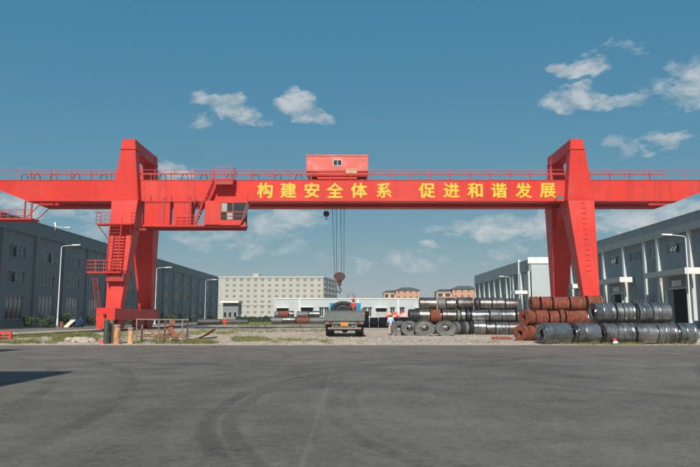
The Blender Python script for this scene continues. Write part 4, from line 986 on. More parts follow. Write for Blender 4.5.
def coil(kind, c, L, Rr, axis, label, group, zs=1.0, straps=None, yaw=0.0):
    if straps is None: straps = rc.choice(((), (0,), (-.28, .28), (.15,), (-.2,)))
    o = bpy.data.objects.new('steel_coil', rc.choice(CM[kind])); C.objects.link(o)
    o.location = c; o.scale = (L, Rr, Rr * zs); o.rotation_euler = ((0 if zs != 1 else rc.uniform(0, 6.28)), 0, (math.pi / 2 if axis == 'y' else 0) + yaw + rc.uniform(-.03, .03))
    tag(o, label, 'steel coil', group)
    if kind in ('coil', 'coil2', 'coil_dark', 'wrapred'):
        for sx in straps:
            s_ = bpy.data.objects.new('strap', SM); C.objects.link(s_); s_.parent = o; s_.location = (sx + rc.uniform(-.06, .06), 0, 0)
    return o
def coil_row(stack, rowname, kind, D, z, Rr, edges, axis='x', group=None, gap=.03, kinds=None, yaws=None, jit=.09):
    """edges: list of (px0, px1) of each coil along the row"""
    n = len(edges)
    for i, (a, b) in enumerate(edges):
        xa = (a - 350) / F * D; xb = (b - 350) / F * D
        kd = kinds[i] if kinds else kind
        pos = f'{ORD[i]} coil from the left' if n > 1 else 'the only coil here'
        x = (xa + xb) / 2; L = max(.25, xb - xa - gap - rc.uniform(0, .05)); r1 = Rr * (1 - jit * rc.random())
        zz = (z + r1 - Rr - jit * .5 * rc.random() * Rr) if z is not None else yard_z(x, D) + r1 - .01
        coil(kd, (x, D + rc.uniform(-.05, .05), zz), L, r1, axis, f'{pos}, {rowname}, {stack}', 'coils of ' + stack, yaw=(yaws[i] if yaws and i < len(yaws) else 0) + rc.uniform(-1, 1) * jit * .8)
def seq(*xs): return [(xs[i], xs[i + 1]) for i in range(len(xs) - 1)]
G_ = .13
# near stack of shiny grey coils at the road edge
Rr = .62; st = 'shiny grey road-edge stack'
coil_row(st, 'bottom front row', 'coil', 38.25, None, Rr, [(537, 567), (570, 595), (599, 611), (611.3, 629), (630, 650.5), (651, 671), (672, 690)], yaws=[.24, .16, .12, .04, .03, .02, .02], jit=.03)
coil_row(st, 'bottom back row', 'coil', 39.5, None, Rr, [(584, 603), (604, 622), (623, 640), (641, 656), (657, 670)])
coil_row(st, 'upper row', 'coil', 38.87, .13 + Rr + 1.07, Rr, [(590, 611), (611.3, 618.5), (619, 630), (632, 646), (646.4, 666)], yaws=[.12, 0, 0, .12, 0], jit=.03)
# rusty stack behind it
Rr = .52; st = 'rusty brown stack by the right crane leg'
coil_row(st, 'bottom front row', 'rust', 40.75, None, Rr, [(516.5, 523.5), (523.5, 531), (532, 548), (549, 565), (566, 583)], yaws=[.75, .45], jit=.1)
coil_row(st, 'bottom middle row', 'rust', 41.8, None, Rr, [(517, 533), (534, 552), (553, 570), (571, 588)])
coil_row(st, 'bottom rear row', 'rust', 42.85, None, Rr, [(519, 533), (534, 552), (553, 570), (571, 600)])
coil_row(st, 'middle front row', 'rust', 41.27, .13 + Rr + .9, Rr, [(521, 531), (532.5, 545), (546, 556), (556.5, 562), (562.5, 584)], yaws=[.5], jit=.1)
coil_row(st, 'middle rear row', 'rust', 42.33, .13 + Rr + .9, Rr, [(522, 540), (541, 560), (561, 580), (581, 600)])
coil_row(st, 'top row', 'rust', 41.8, .13 + Rr + 1.8, Rr, [(529, 537), (538.5, 549.5), (551, 567), (567.5, 583), (584, 600)])
# long stack in the middle of the yard
Rr = .57; st = 'long dark stack in mid yard'
K = ['coil', 'coil2']
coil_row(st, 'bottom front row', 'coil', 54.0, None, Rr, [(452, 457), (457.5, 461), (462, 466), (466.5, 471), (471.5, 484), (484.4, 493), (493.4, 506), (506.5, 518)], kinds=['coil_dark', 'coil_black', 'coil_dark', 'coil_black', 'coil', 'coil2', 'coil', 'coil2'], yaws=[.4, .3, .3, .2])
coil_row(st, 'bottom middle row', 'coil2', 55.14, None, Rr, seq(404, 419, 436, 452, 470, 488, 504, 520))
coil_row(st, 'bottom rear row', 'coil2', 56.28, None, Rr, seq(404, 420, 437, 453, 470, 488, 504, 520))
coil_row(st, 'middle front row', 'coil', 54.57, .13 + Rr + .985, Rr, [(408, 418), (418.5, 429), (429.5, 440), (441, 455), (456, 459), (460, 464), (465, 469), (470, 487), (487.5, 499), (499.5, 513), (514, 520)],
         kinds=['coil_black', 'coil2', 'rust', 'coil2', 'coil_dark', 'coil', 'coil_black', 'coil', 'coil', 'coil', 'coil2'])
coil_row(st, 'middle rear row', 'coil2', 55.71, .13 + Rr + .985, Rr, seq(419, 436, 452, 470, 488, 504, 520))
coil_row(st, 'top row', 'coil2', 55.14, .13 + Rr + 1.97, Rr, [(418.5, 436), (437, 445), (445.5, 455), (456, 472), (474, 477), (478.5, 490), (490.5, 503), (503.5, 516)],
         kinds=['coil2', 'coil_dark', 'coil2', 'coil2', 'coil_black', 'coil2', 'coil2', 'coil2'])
# sagging coils whose eyes face the road
for (px, D, lab) in ((424, 50.0, 'sagging dark grey coil with its oval eye facing the road, second from the right'), (445, 50.6, 'sagging dark grey coil with its oval eye facing the road, rightmost'),
                     (409, 50.9, 'sagging dark grey coil, third from the right, partly behind its neighbour'), (399.5, 51.6, 'sagging dark grey coil just right of the worker in pale blue')):
    x = (px - 350) / F * D; Rz = .785 * .745
    coil('coil_dark', (x, D + .5, yard_z(x, D) + Rz - .02), 1.05, .785 if px > 415 else .66, 'y', lab, 'sagging coils facing the road', zs=.745 if px > 415 else .88)
# crane's shadow also put into these coils' black colour, red wrapped ones on top
Rr = .7; st = 'black stack between lorry and worker'
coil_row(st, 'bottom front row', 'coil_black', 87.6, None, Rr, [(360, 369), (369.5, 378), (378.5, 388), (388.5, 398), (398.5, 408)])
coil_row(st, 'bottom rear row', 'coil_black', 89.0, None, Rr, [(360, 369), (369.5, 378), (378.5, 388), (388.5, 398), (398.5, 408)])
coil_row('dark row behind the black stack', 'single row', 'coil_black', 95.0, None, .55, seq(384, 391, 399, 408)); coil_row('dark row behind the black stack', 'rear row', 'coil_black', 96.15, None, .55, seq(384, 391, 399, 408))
Rr = .6
for (a, b, lab, kd) in ((385.5, 391.5, 'red and white wrapped coil just above the worker in pale blue', 'wrapred'), (392, 399, 'middle one of three red wrapped coils behind the worker', 'wrapred'),
                    (399.5, 407, 'rightmost of three red wrapped coils behind the worker', 'wrapred'), (362, 368.5, 'rusty coil on top of black coils right of the lorry', 'rust')):
    dd = 95.57 if kd == 'wrapred' else 88.3
    x = ((a + b) / 2 - 350) / F * dd
    coil(kd, (x, dd, .12 + .6 + (.95 if kd == 'wrapred' else 1.12)), (b - a) / F * dd - .04, Rr if kd == 'wrapred' else .5, 'x', lab, 'coils on top of the black stack')
# far stack left of the lorry
Rr = .8; st = 'far stack left of the lorry'; D = 150
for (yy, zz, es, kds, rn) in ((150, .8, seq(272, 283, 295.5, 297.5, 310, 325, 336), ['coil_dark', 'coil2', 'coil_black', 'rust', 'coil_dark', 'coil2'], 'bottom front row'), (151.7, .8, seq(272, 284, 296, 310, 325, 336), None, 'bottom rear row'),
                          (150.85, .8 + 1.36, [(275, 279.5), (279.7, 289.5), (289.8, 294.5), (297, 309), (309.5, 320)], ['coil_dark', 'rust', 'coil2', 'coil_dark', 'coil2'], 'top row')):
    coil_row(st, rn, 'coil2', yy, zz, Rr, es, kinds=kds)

# ------------------------------------------------------------------ people
def person(name, label, loc, rotz, mats, arms, lean=0.0, h=1.7, group=None, legs_apart=.1):
    """mats: shirt, trousers, helmet.  arms: for each side (elbow, wrist) in local coordinates; y- is the way the person faces"""
    t = thing(name, label, 'person', (0, 0, 0), group); W[t.name] = Vector((0, 0, 0)); k = h / 1.7
    def skin(nm, verts, edges, radii, m, parent, root=0, sub=1):
        me = bpy.data.meshes.new(nm); me.from_pydata([Vector(v) * k for v in verts], edges, []); me.materials.append(M[m])
        o = bpy.data.objects.new(nm, me); C.objects.link(o); o.parent = parent
        md = o.modifiers.new('Skin', 'SKIN'); md.use_smooth_shade = True
        for i, r in enumerate(radii):
            rr = r if isinstance(r, tuple) else (r, r); me.skin_vertices[0].data[i].radius = (rr[0] * k, rr[1] * k); me.skin_vertices[0].data[i].use_root = (i == root)
        sb = o.modifiers.new('Sub', 'SUBSURF'); sb.levels = sub; sb.render_levels = sub
        W[o.name] = Vector((0, 0, 0)); return o
    ly = -lean
    def up(x, y, z): return (x, y + ly * max(0, (z - .9)) / .8, z)
    V = []; E = []; Rd = []
    def chain(start, pts):
        prev = start
        for p, r in pts:
            V.append(p); Rd.append(r)
            if prev is not None: E.append((prev, len(V) - 1))
            prev = len(V) - 1
        return prev
    V.append((0, 0, .95)); Rd.append((.12, .10))
    chest = chain(0, [(up(0, 0, 1.12), (.11, .09)), (up(0, 0, 1.32), (.13, .095))])
    neck = chain(chest, [(up(0, 0, 1.45), (.055, .055))])
    chain(neck, [(up(0, -.01, 1.53), (.065, .075)), (up(0, -.015, 1.61), (.078, .095)), (up(0, 0, 1.68), (.06, .075))])
    for s in (-1, 1):
        el, wr = arms[0 if s < 0 else 1]
        sh = chain(chest, [(up(s * .17, 0, 1.39), .052)])
        w = chain(sh, [(el, .038), (wr, .026)])
        d = (Vector(wr) - Vector(el)).normalized(); side = Vector((0, -1, 0)) if abs(d.y) < .8 else Vector((0, 0, 1)); side = (side - d * side.dot(d)).normalized()
        palm = chain(w, [(tuple(Vector(wr) + d * .07), (.032, .018))])
        for f in range(4):
            b = Vector(wr) + d * .10 + side * (.028 - .019 * f); ln = (.055, .065, .06, .045)[f]
            chain(palm, [(tuple(b), .009), (tuple(b + d * ln * .6), .008), (tuple(b + d * ln + Vector((-s * .012, 0, 0))), .007)])
        b = Vector(wr) + d * .035 + side * .035; chain(palm - 1, [(tuple(b), .010), (tuple(b + d * .03 + side * .018), .009), (tuple(b + d * .055 + side * .02), .008)])
        hip = chain(0, [((s * .09, 0, .86), .085)])
        chain(hip, [((s * legs_apart, -.01, .48), .055), ((s * legs_apart, .015, .09), .04), ((s * (legs_apart + .02), -.13, .035), .035)])
    body = skin('body', V, E, Rd, 'skin', t)
    # clothes
    sv = [up(0, 0, .86), up(0, 0, 1.1), up(0, 0, 1.32), up(0, 0, 1.43)]; se = [(0, 1), (1, 2), (2, 3)]; sr = [(.165, .125), (.155, .12), (.17, .125), (.075, .07)]
    for s in (-1, 1):
        el, wr = arms[0 if s < 0 else 1]; b = len(sv); E3 = Vector(el).lerp(Vector(wr), .55)
        sv += [up(s * .185, 0, 1.385), el, tuple(E3)]; sr += [.075, .058, .05]; se += [(2, b), (b, b + 1), (b + 1, b + 2)]
    skin('shirt', sv, se, sr, mats[0], t, 1)
    tv = [(0, 0, .93)]; te = []; trr = [(.15, .12)]
    for s in (-1, 1):
        b = len(tv); tv += [(s * .095, 0, .8), (s * legs_apart, -.01, .47), (s * legs_apart, .012, .10)]; trr += [.105, .08, .07]; te += [(0, b), (b, b + 1), (b + 1, b + 2)]
    skin('trousers', tv, te, trr, mats[1], t)
    for s in (-1, 1):
        skin('boot', [(s * (legs_apart + .002), .03, .05), (s * (legs_apart + .01), -.07, .05), (s * (legs_apart + .02), -.17, .045)], [(0, 1), (1, 2)], [(.05, .05), (.05, .045), (.042, .035)], 'boot', t, 1)
    hd = Vector(up(0, -.005, 1.64)) * k
    hl = MB().lathe([(.125, 0), (.122, .03), (.11, .075), (.08, .115), (.03, .135)], hd, 'z', 18)
    o = obj('helmet', hl, mats[2], t, True)
    obj('brim', MB().prism([(hd.x + .135 * math.cos(a) * 1.0, hd.y - .03 + .16 * math.sin(a)) for a in [2 * math.pi * i / 18 for i in range(18)]], 'z', hd.z - .006, hd.z + .012), mats[2], o, True)
    hc = Vector(up(0, 0, 1.585)) * k
    obj('hair', MB().lathe([(.05, -.075), (.088, -.05), (.1, .0), (.102, .05)], hc + Vector((0, .025, 0)), 'z', 14), 'hair', t, True)
    fc = Vector(up(0, -.10, 1.59)) * k
    for s in (-1, 1):
        obj('eye', MB().lathe([(.002, 0), (.011, .004), (.002, .012)], fc + Vector((s * .032, .005, .005)), 'y', 8), 'hair', t, True)
        obj('ear', MB().lathe([(.006, -.028), (.016, -.01), (.016, .012), (.006, .028)], fc + Vector((s * .083, .11, -.015)), 'z', 8), 'skin', t, True)
    obj('nose', MB().hexa([tuple(fc + Vector(v)) for v in ((-.014, .01, -.045), (.014, .01, -.045), (.012, -.025, -.045), (-.012, -.025, -.045))], [tuple(fc + Vector(v)) for v in ((-.006, .01, .005), (.006, .01, .005), (.005, .0, .005), (-.005, .0, .005))]), 'skin', t, True)
    obj('mouth', MB().box(fc.x - .022, fc.x + .022, fc.y + .001, fc.y + .012, fc.z - .075, fc.z - .067), 'hookred', t)
    t.location = loc; t.rotation_euler = (0, 0, rotz); return t
wx, wy = (390.2 - 350) / F * 52.6, 52.6
person('person', 'worker in pale blue shirt, beige trousers and yellow helmet standing on the gravel', (wx, wy, yard_z(wx, wy)), R(205), ('shirtblue', 'trousers', 'helmet_y'),
       [((-.27, .04, 1.13), (-.29, -.06, .9)), ((.27, .04, 1.13), (.28, -.08, .9))], 0.02, 1.66)

# ------------------------------------------------------------------ lorry seen from behind
TYY = 47.0; TXX = (344.6 - 350) / F * TYY
lor = thing('flatbed_lorry', 'grey-green flatbed lorry seen from behind with a blue cab', 'lorry', (0, 0, 0))
hw = 1.43
bedz = 1.22
obj('bed_floor', MB().box(-hw, hw, 0, 6.2, bedz - .1, bedz), 'truckgreen', lor)
tg = obj('tailgate', MB().box(-hw, hw, -.05, 0, bedz - .06, bedz + .64), 'truckgreen', lor)
for i in range(7):
    x = -hw + .12 + i * (2 * hw - .24) / 6; obj('rib', MB().box(x - .035, x + .035, -.085, -.051, bedz - .02, bedz + .60), 'truckgreen', tg)
obj('top_rail', MB().box(-hw, hw, -.09, -.051, bedz + .605, bedz + .66), 'truckgreen', tg)
for s in (-1, 1):
    sb = obj('side_board', MB().box(s * (hw - .05), s * hw, .003, 6.2, bedz + .002, bedz + .62), 'truckgreen', lor)
    for i in range(8): obj('rib', MB().box(s * (hw + .001), s * (hw + .035), .3 + i * .8 - .04, .3 + i * .8 + .04, bedz + .02, bedz + .6), 'truckgreen', sb)
    obj('latch', MB().box(s * (hw - .14), s * (hw - .04), -.13, -.091, bedz + .38, bedz + .5), 'steel', tg)
obj('headboard', MB().box(-hw, hw, 6.21, 6.27, bedz, bedz + .66), 'truckgreen', lor)
obj('chassis', MB().box(-.48, -.36, .35, 8.8, .78, 1.1).box(.36, .48, .35, 8.8, .78, 1.1).box(-.36, .36, .4, .5, .8, 1.05).box(-.36, .36, 3, 3.1, .8, 1.05), 'darksteel', lor)
cbm = MB()
for y in (.25, 1.4, 2.6, 3.8, 5.0): cbm.box(-hw + .05, hw - .05, y, y + .1, 1.1, 1.119)
obj('cross_member', cbm, 'darksteel', lor)
rb = obj('rear_beam', MB().box(-1.38, 1.38, .05, .2, .92, 1.115), 'truckgreen', lor)
for s in (-1, 1):
    tl = obj('tail_light', MB().box(s * .85, s * 1.25, .0, .048, .99, 1.08), 'tail', lor)
    obj('indicator', MB().box(s * 1.13, s * 1.25, -.01, -.001, 1.0, 1.07), 'amber', tl)
obj('number_plate', MB().box(-.28, .26, -.012, .046, .82, 1.08), 'amber', lor)
obj('rear_bumper', MB().box(-1.2, 1.2, .12, .22, .56, .70).box(-.9, -.8, .14, .2, .7, .93).box(.8, .9, .14, .2, .7, .93), 'grey_bar', lor)
tyre = [(.27, -.13), (.36, -.145), (.47, -.135), (.5, -.09), (.5, .09), (.47, .135), (.36, .145), (.27, .13)]
wheels = [(s * xx, 1.55) for s in (-1, 1) for xx in (1.24, .92)] + [(s * 1.12, 7.5) for s in (-1, 1)]
mt = mr = None
for (x, y) in wheels:
    if mt is None:
        wh = obj('wheel', MB().lathe(tyre, (x, y, .5), 'x', 28, closed=True), 'tyre', lor, True); mt = wh.data
        rim = obj('rim', MB().lathe([(.05, -.08), (.2, -.05), (.27, -.1), (.28, .1), (.2, .05), (.05, .08)], (x, y, .5), 'x', 20), 'rim', wh, True); mr = rim.data
        dwh = W[wh.name] - Vector((x, y, .5)); drm = W[rim.name] - Vector((x, y, .5))
    else:
        wh = put('wheel', mt, lor, Vector((x, y, .5)) + dwh); put('rim', mr, wh, Vector((x, y, .5)) + drm)
obj('axle', MB().tube((-1.2, 1.55, .5), (1.2, 1.55, .5), .07, 8).lathe([(.05, -.25), (.2, -.12), (.2, .12), (.05, .25)], (0, 1.55, .5), 'x', 12), 'darksteel', lor, True)
obj('axle', MB().tube((-1.05, 7.5, .5), (1.05, 7.5, .5), .05, 8), 'darksteel', lor, True)
for s in (-1, 1):
    obj('spring', MB().box(s * .6, s * .68, .9, 2.2, .56, .72), 'darksteel', lor)
    obj('mud_flap', MB().box(s * .78, s * 1.38, .72, .745, .38, 1.1), 'tyre', lor)
cabo = obj('cab', MB().prism([(6.5, .75), (8.5, .75), (8.62, 1.5), (8.25, 2.45), (7.9, 2.58), (6.6, 2.58), (6.5, 2.45)], 'x', -1.28, 1.28), 'truckblue', lor)
obj('rear_window', MB().box(-.75, .75, 6.475, 6.499, 1.95, 2.4), 'cabglass', cabo)
obj('windscreen', MB().hexa([(-1.1, 8.60, 1.62), (1.1, 8.60, 1.62), (1.1, 8.63, 1.6), (-1.1, 8.63, 1.6)], [(-1.05, 8.30, 2.45), (1.05, 8.30, 2.45), (1.05, 8.33, 2.45), (-1.05, 8.33, 2.45)]), 'cabglass', cabo)
for s in (-1, 1):
    obj('side_window', MB().box(s * 1.281, s * 1.29, 7.2, 8.1, 1.7, 2.4), 'cabglass', cabo)
    obj('mirror', MB().box(s * 1.38, s * 1.55, 8.3, 8.36, 1.7, 2.15).box(s * 1.28, s * 1.40, 8.32, 8.34, 2.0, 2.04), 'darksteel', cabo)
tz = .13
for o in (lor,): o.location = (TXX, TYY, tz)
W[lor.name] = Vector((TXX, TYY, tz))
cradle_z = tz + bedz
ldc = obj('timber_cradle', MB().box(TXX - .75, TXX - .55, TYY + 1.7, TYY + 3.0, cradle_z, cradle_z + .16).box(TXX + .55, TXX + .75, TYY + 1.7, TYY + 3.0, cradle_z, cradle_z + .16), 'plank')
tag(ldc, 'pair of timber chocks under the coil on the lorry bed', 'chocks')
coil('coil_black', (TXX - .1, TYY + 2.35, cradle_z + .14 + .62), 1.1, .97, 'y', 'dark coil with round eye lying on the lorry bed', None, zs=.66)
px_, py_ = TXX + .68, TYY + 1.25
person('person', 'worker in red shirt and red helmet standing on the lorry bed by the coil', (px_, py_, cradle_z), R(-35), ('shirtred', 'darkcloth', 'helmet_r'),
       [((-.25, -.12, 1.12), (-.17, -.33, 1.08)), ((.25, -.10, 1.13), (.16, -.32, 1.05))], 0.10, 1.5)

# ------------------------------------------------------------------ road-edge clutter, left
def ground_at(px, py, z=.05):
    r = ray(px, py); t = (z - EYE) / r.z; return Vector((0, 0, EYE)) + r * t
D = 38.15
def post(px, wpx, h, m, label, cap=None, d=0.0):
    x = (px - 350) / F * (D + d); r = wpx / 2 / F * D; z0 = yard_z(x, D + d) - .03
    t = thing('bollard', label, 'bollard', (x, D + d, z0), 'old posts at the road edge')
    obj('post', MB().lathe([(r * 1.02, 0), (r, .05), (r * .98, h * .5), (r, h - .06), (r * .93, h - .01), (r * .7, h)], (x, D + d, z0), 'z', 18), m, t, True)
    if cap: obj('band', MB().lathe([(r * 1.06, h * cap - .07), (r * 1.09, h * cap - .06), (r * 1.09, h * cap + .06), (r * 1.06, h * cap + .07)], (x, D + d, z0), 'z', 18, closed=True), 'grey_bar', t, True)
    return t
post(109, 5, 1.44, 'postgreen', 'dark green steel post, tallest and leftmost of the road-edge posts')
post(114, 4.2, 1.42, 'postgrey', 'grey-brown post close behind the dark green one', None, .5)
post(119.7, 6.6, 1.15, 'postorange', 'thick speckled orange-brown post, third from the left', .93)
post(133.2, 5.6, .98, 'postband', 'short ochre post beside the rusty pipe frame', .9)
def pipe_frame():
    d = 38.4; X = lambda p: (p - 350) / F * d; Z = lambda py: at(160, py, d).z
    t = thing('pipe_frame', 'rusty rectangular pipe frame standing at the road edge', 'pipe frame', (X(164), d + .4, .03))
    zt, zm, zb = Z(319.5), Z(329.3), Z(336.3)
    for px, yy, top, m in ((138.8, 0, zt, 'grey_bar'), (144.3, .9, zm + .25, 'grey_bar'), (160.8, 0, zt, 'grey_bar'), (166.8, .9, zt - .05, 'rust_bar'), (184, 0, zt, 'grey_bar'), (189.3, .9, zt + .06, 'grey_bar')):
        x = X(px) * (d + yy) / d; z0 = yard_z(x, d + yy) - .05
        obj('upright', MB().tube((x, d + yy, z0), (x, d + yy, top), .045, 8), m, t, True)
    obj('rail', MB().tube((X(138), d, zt), (X(190), d, zt - .02), .042, 8), 'grey_bar', t, True)
    obj('rail', MB().tube((X(138.8), d, zt - .04), (X(138.8) * (d + .9) / d, d + .9, zt - .06), .035, 8).tube((X(184), d, zt - .04), (X(189.3) * (d + .9) / d, d + .9, zt - .02), .035, 8), 'rust_bar', t, True)
    obj('rail', MB().tube((X(138), d, zm), (X(171), d, zm - .03), .035, 8), 'rust_bar', t, True)
    obj('rail', MB().tube((X(138), d, zb), (X(188), d, zb - .06), .035, 8), 'rust_bar', t, True)
    obj('rail', MB().tube((X(144.3), d + .9, zb + .1), (X(189), d + .9, zb - .02), .035, 8), 'rust_bar', t, True)
    a, b = X(168), X(180)
    s_ = MB().hexa([(a + .1, d + .35, zb + .05), (a + .62, d + .25, zb - .02), (a + .60, d + .28, zb - .02), (a + .08, d + .38, zb + .05)], [(a - .1, d + .6, zm + .2), (a + .2, d + .5, zm + .2), (a + .2, d + .53, zm + .2), (a - .1, d + .63, zm + .2)])
    s_.hexa([(a + .0, d + .6, zm + .15), (a + .36, d + .5, zm + .15), (a + .36, d + .53, zm + .15), (a, d + .63, zm + .15)], [(a + .0, d + .7, zt - .05), (a + .36, d + .6, zt - .05), (a + .36, d + .63, zt - .05), (a, d + .73, zt - .05)])
    obj('sheet', s_, 'rust_bar', t)
pipe_frame()
def bent_plate():
    d = 41.5; X = lambda p: (p - 350) / F * d; mb = MB(); n = 8; z0 = yard_z(X(205), d)
    pts = []
    for i in range(n + 1):
        f = i / n; pts.append((X(198 + 17 * f), z0 + .02 + .55 * f ** 1.6))
    for i in range(n):
        (xa, za), (xb, zb) = pts[i], pts[i + 1]
        mb.hexa([(xa, d - .35, za), (xb, d - .35, zb), (xb + .1, d + .4, zb), (xa + .1, d + .4, za)], [(xa, d - .35, za + .02), (xb, d - .35, zb + .02), (xb + .1, d + .4, zb + .02), (xa + .1, d + .4, za + .02)])
    tag(obj('bent_plate', mb, 'rust_bar'), 'dark red rusty plate curled up on the gravel', 'steel plate')
bent_plate()
# red stop frame at the left edge
d = 41.0; xa, xb = (3.5 - 350) / F * d, (14.5 - 350) / F * d; z0 = yard_z(xa, d) - .03; zt = at(8, 331.5, d).z
rf = thing('stop_frame', 'small bright red steel hoop barrier at the left edge', 'barrier', ((xa + xb) / 2, d, z0))
obj('frame', MB().box(xa - .06, xa + .06, d - .06, d + .06, z0, zt).box(xb - .06, xb + .06, d - .06, d + .06, z0, zt).box(xa + .061, xb - .061, d - .06, d + .06, zt - .13, zt), 'bright_red', rf)
obj('crossbar', MB().box(xa + .061, xb - .061, d - .04, d + .04, z0 + .22, z0 + .28), 'bright_red', rf)
# a low red block and drum near the bollards
x = (105 - 350) / F * 38.6; tag(obj('red_block', MB().hexa([(x - .16, 38.5, .01), (x + .16, 38.55, .01), (x + .14, 38.8, .01), (x - .14, 38.78, .01)], [(x - .13, 38.52, .2), (x + .12, 38.57, .24), (x + .12, 38.76, .22), (x - .11, 38.75, .18)]), 'bright_red'), 'small red block lying left of the green post', 'block')
# rubble boulders
def rock(name, label, group, c, r, seed, m='stone'):
    rr_ = random.Random(seed); import bmesh
    bm = bmesh.new(); bmesh.ops.create_icosphere(bm, subdivisions=2, radius=1)
    off = Vector((rr_.uniform(0, 99), rr_.uniform(0, 99), 0))
    for v in bm.verts:
        n = 1 + .35 * mnoise.noise(v.co * 1.3 + off); v.co = Vector((v.co.x * r * n * 1.2, v.co.y * r * n, v.co.z * r * n * .7))
    me = bpy.data.meshes.new(name); bm.to_mesh(me); bm.free(); me.materials.append(M[m])
    o = bpy.data.objects.new(name, me); C.objects.link(o); o.location = c; o.rotation_euler = (0, 0, rr_.uniform(0, 6)); return tag(o, label, 'rock', group)
for i in range(16):
    px = 72 + 26 * rc.random(); dd = 38.9 + 1.6 * rc.random(); x = (px - 350) / F * dd; r = rc.uniform(.12, .26)
    rock('rubble_rock', 'pale lump of broken concrete in the rubble left of the green post', 'lumps of broken concrete', (x, dd, yard_z(x, dd) + r * .3), r, i)
for i in range(8):
    px = 140 + 60 * rc.random(); dd = 40 + 2.5 * rc.random(); x = (px - 350) / F * dd; r = rc.uniform(.1, .2)
    rock('rubble_rock', 'pale stone lying on the gravel behind the rusty pipe frame', 'stones behind the pipe frame', (x, dd, yard_z(x, dd) + r * .3), r, 40 + i)

# ------------------------------------------------------------------ things in front of the left hall
X0, D = -40.2, 40.2 * F / (350 - 79)
fk = thing('forklift', 'blue forklift parked in the shade of the left hall', 'forklift', (X0, D, .014))
obj('body', MB().box(X0 - .55, X0 + .55, D - 1.0, D + .9, .35, 1.15).hexa([(X0 - .5, D + .3, 1.15), (X0 + .5, D + .3, 1.15), (X0 + .5, D + 1.1, 1.15), (X0 - .5, D + 1.1, 1.15)], [(X0 - .45, D + .4, 1.5), (X0 + .45, D + .4, 1.5), (X0 + .45, D + 1.0, 1.5), (X0 - .45, D + 1.0, 1.5)]), 'forkblue', fk)
obj('counterweight', MB().box(X0 - .55, X0 + .55, D + .901, D + 1.3, .4, 1.2), 'forkblue', fk)
gd = MB()
for sx in (-.5, .5):
    gd.tube((X0 + sx, D - .9, 1.15), (X0 + sx, D - .6, 2.3), .04, 6).tube((X0 + sx, D + .9, 1.3), (X0 + sx, D + .7, 2.3), .04, 6)
gd.box(X0 - .55, X0 + .55, D - .65, D - .55, 2.3, 2.38).box(X0 - .55, X0 + .55, D + .65, D + .75, 2.3, 2.38)
for i in range(6): gd.box(X0 - .5 + i * .19, X0 - .45 + i * .19, D - .55, D + .65, 2.31, 2.36)
obj('overhead_guard', gd, 'darksteel', fk)
obj('mast', MB().box(X0 - .45, X0 - .35, D - 1.25, D - 1.1, .15, 2.6).box(X0 + .35, X0 + .45, D - 1.25, D - 1.1, .15, 2.6).box(X0 - .35, X0 + .35, D - 1.22, D - 1.12, 2.45, 2.55).box(X0 - .35, X0 + .35, D - 1.22, D - 1.12, 1.2, 1.3), 'darksteel', fk)
for sx in (-.3, .2): obj('fork', MB().box(X0 + sx, X0 + sx + .1, D - 2.2, D - 1.26, .12, .17).box(X0 + sx, X0 + sx + .1, D - 1.3, D - 1.26, .17, .7), 'darksteel', fk)
obj('seat', MB().box(X0 - .25, X0 + .25, D - .1, D + .35, 1.151, 1.3).box(X0 - .25, X0 + .25, D + .2, D + .299, 1.3, 1.8), 'hookred', fk)
obj('steering_wheel', MB().lathe([(.14, 0), (.17, .02), (.14, .04)], (X0, D - .45, 1.5), 'z', 12).tube((X0, D - .5, 1.1), (X0, D - .45, 1.5), .03, 6), 'darksteel', fk)
for sx in (-1, 1):
    for dy in (-.7, .75): obj('wheel', MB().lathe([(.1, -.12), (.28, -.12), (.3, -.06), (.3, .06), (.28, .12), (.1, .12)], (X0 + sx * .52, D + dy, .314), 'x', 18), 'tyre', fk, True)
pl = MB().hexa([(X0 - .95, D - 2.4, .05), (X0 - .25, D - 2.4, .05), (X0 - .25, D - 2.3, .02), (X0 - .95, D - 2.3, .02)], [(X0 - .2, D - 1.5, 1.15), (X0 + .5, D - 1.5, 1.15), (X0 + .5, D - 1.4, 1.12), (X0 - .2, D - 1.4, 1.12)])
tag(obj('plank', pl, 'plank'), 'pale board leaning against the blue forklift', 'board')
bx_, bd_ = -40.6, 40.6 * F / (350 - 64.5)
br = thing('steel_drum', 'rusty brown steel drum standing left of the blue forklift', 'drum', (bx_, bd_, .014))
obj('shell', MB().lathe([(.29, .014), (.3, .03), (.29, .06), (.29, .3), (.305, .32), (.29, .34), (.29, .6), (.305, .62), (.29, .64), (.29, .88), (.3, .9), (.28, .9), (.27, .87)], (bx_, bd_, 0), 'z', 20), 'rust_bar', br, True)
obj('lid', MB().lathe([(.26, .86), (.26, .875), (.05, .88)], (bx_, bd_, 0), 'z', 20), 'rust_bar', br, True)

# long dark pipes and the hydrant by the lawn
D = 132
def longpipe(x0, x1, y, z, r, label):
    t = thing('steel_pipe', label, 'pipe', ((x0 + x1) / 2, y, z - r), 'long pipes on the lawn')
    obj('barrel', MB().lathe([(r, x0), (r, x1), (r * .9, x1), (r * .9, x0)], (0, y, z), 'x', 24, closed=True), 'pipe', t, True)
    obj('collar', MB().lathe([(r * 1.005, x0), (r * 1.06, x0 + .05), (r * 1.06, x0 + .3), (r * 1.005, x0 + .35)], (0, y, z), 'x', 24, closed=True), 'darksteel', t, True)
longpipe((199 - 350) / F * D, (222 - 350) / F * D, D, .57, .55, 'fat dark pipe with its open end beside the far street lamp')
longpipe((222.6 - 350) / F * D, (249 - 350) / F * D, D + .2, .52, .50, 'fat dark pipe lying behind the red hydrant')
hx, hy = (226 - 350) / F * 122, 122
hd_ = thing('fire_hydrant', 'bright red fire hydrant standing on the lawn', 'hydrant', (hx, hy, .02))
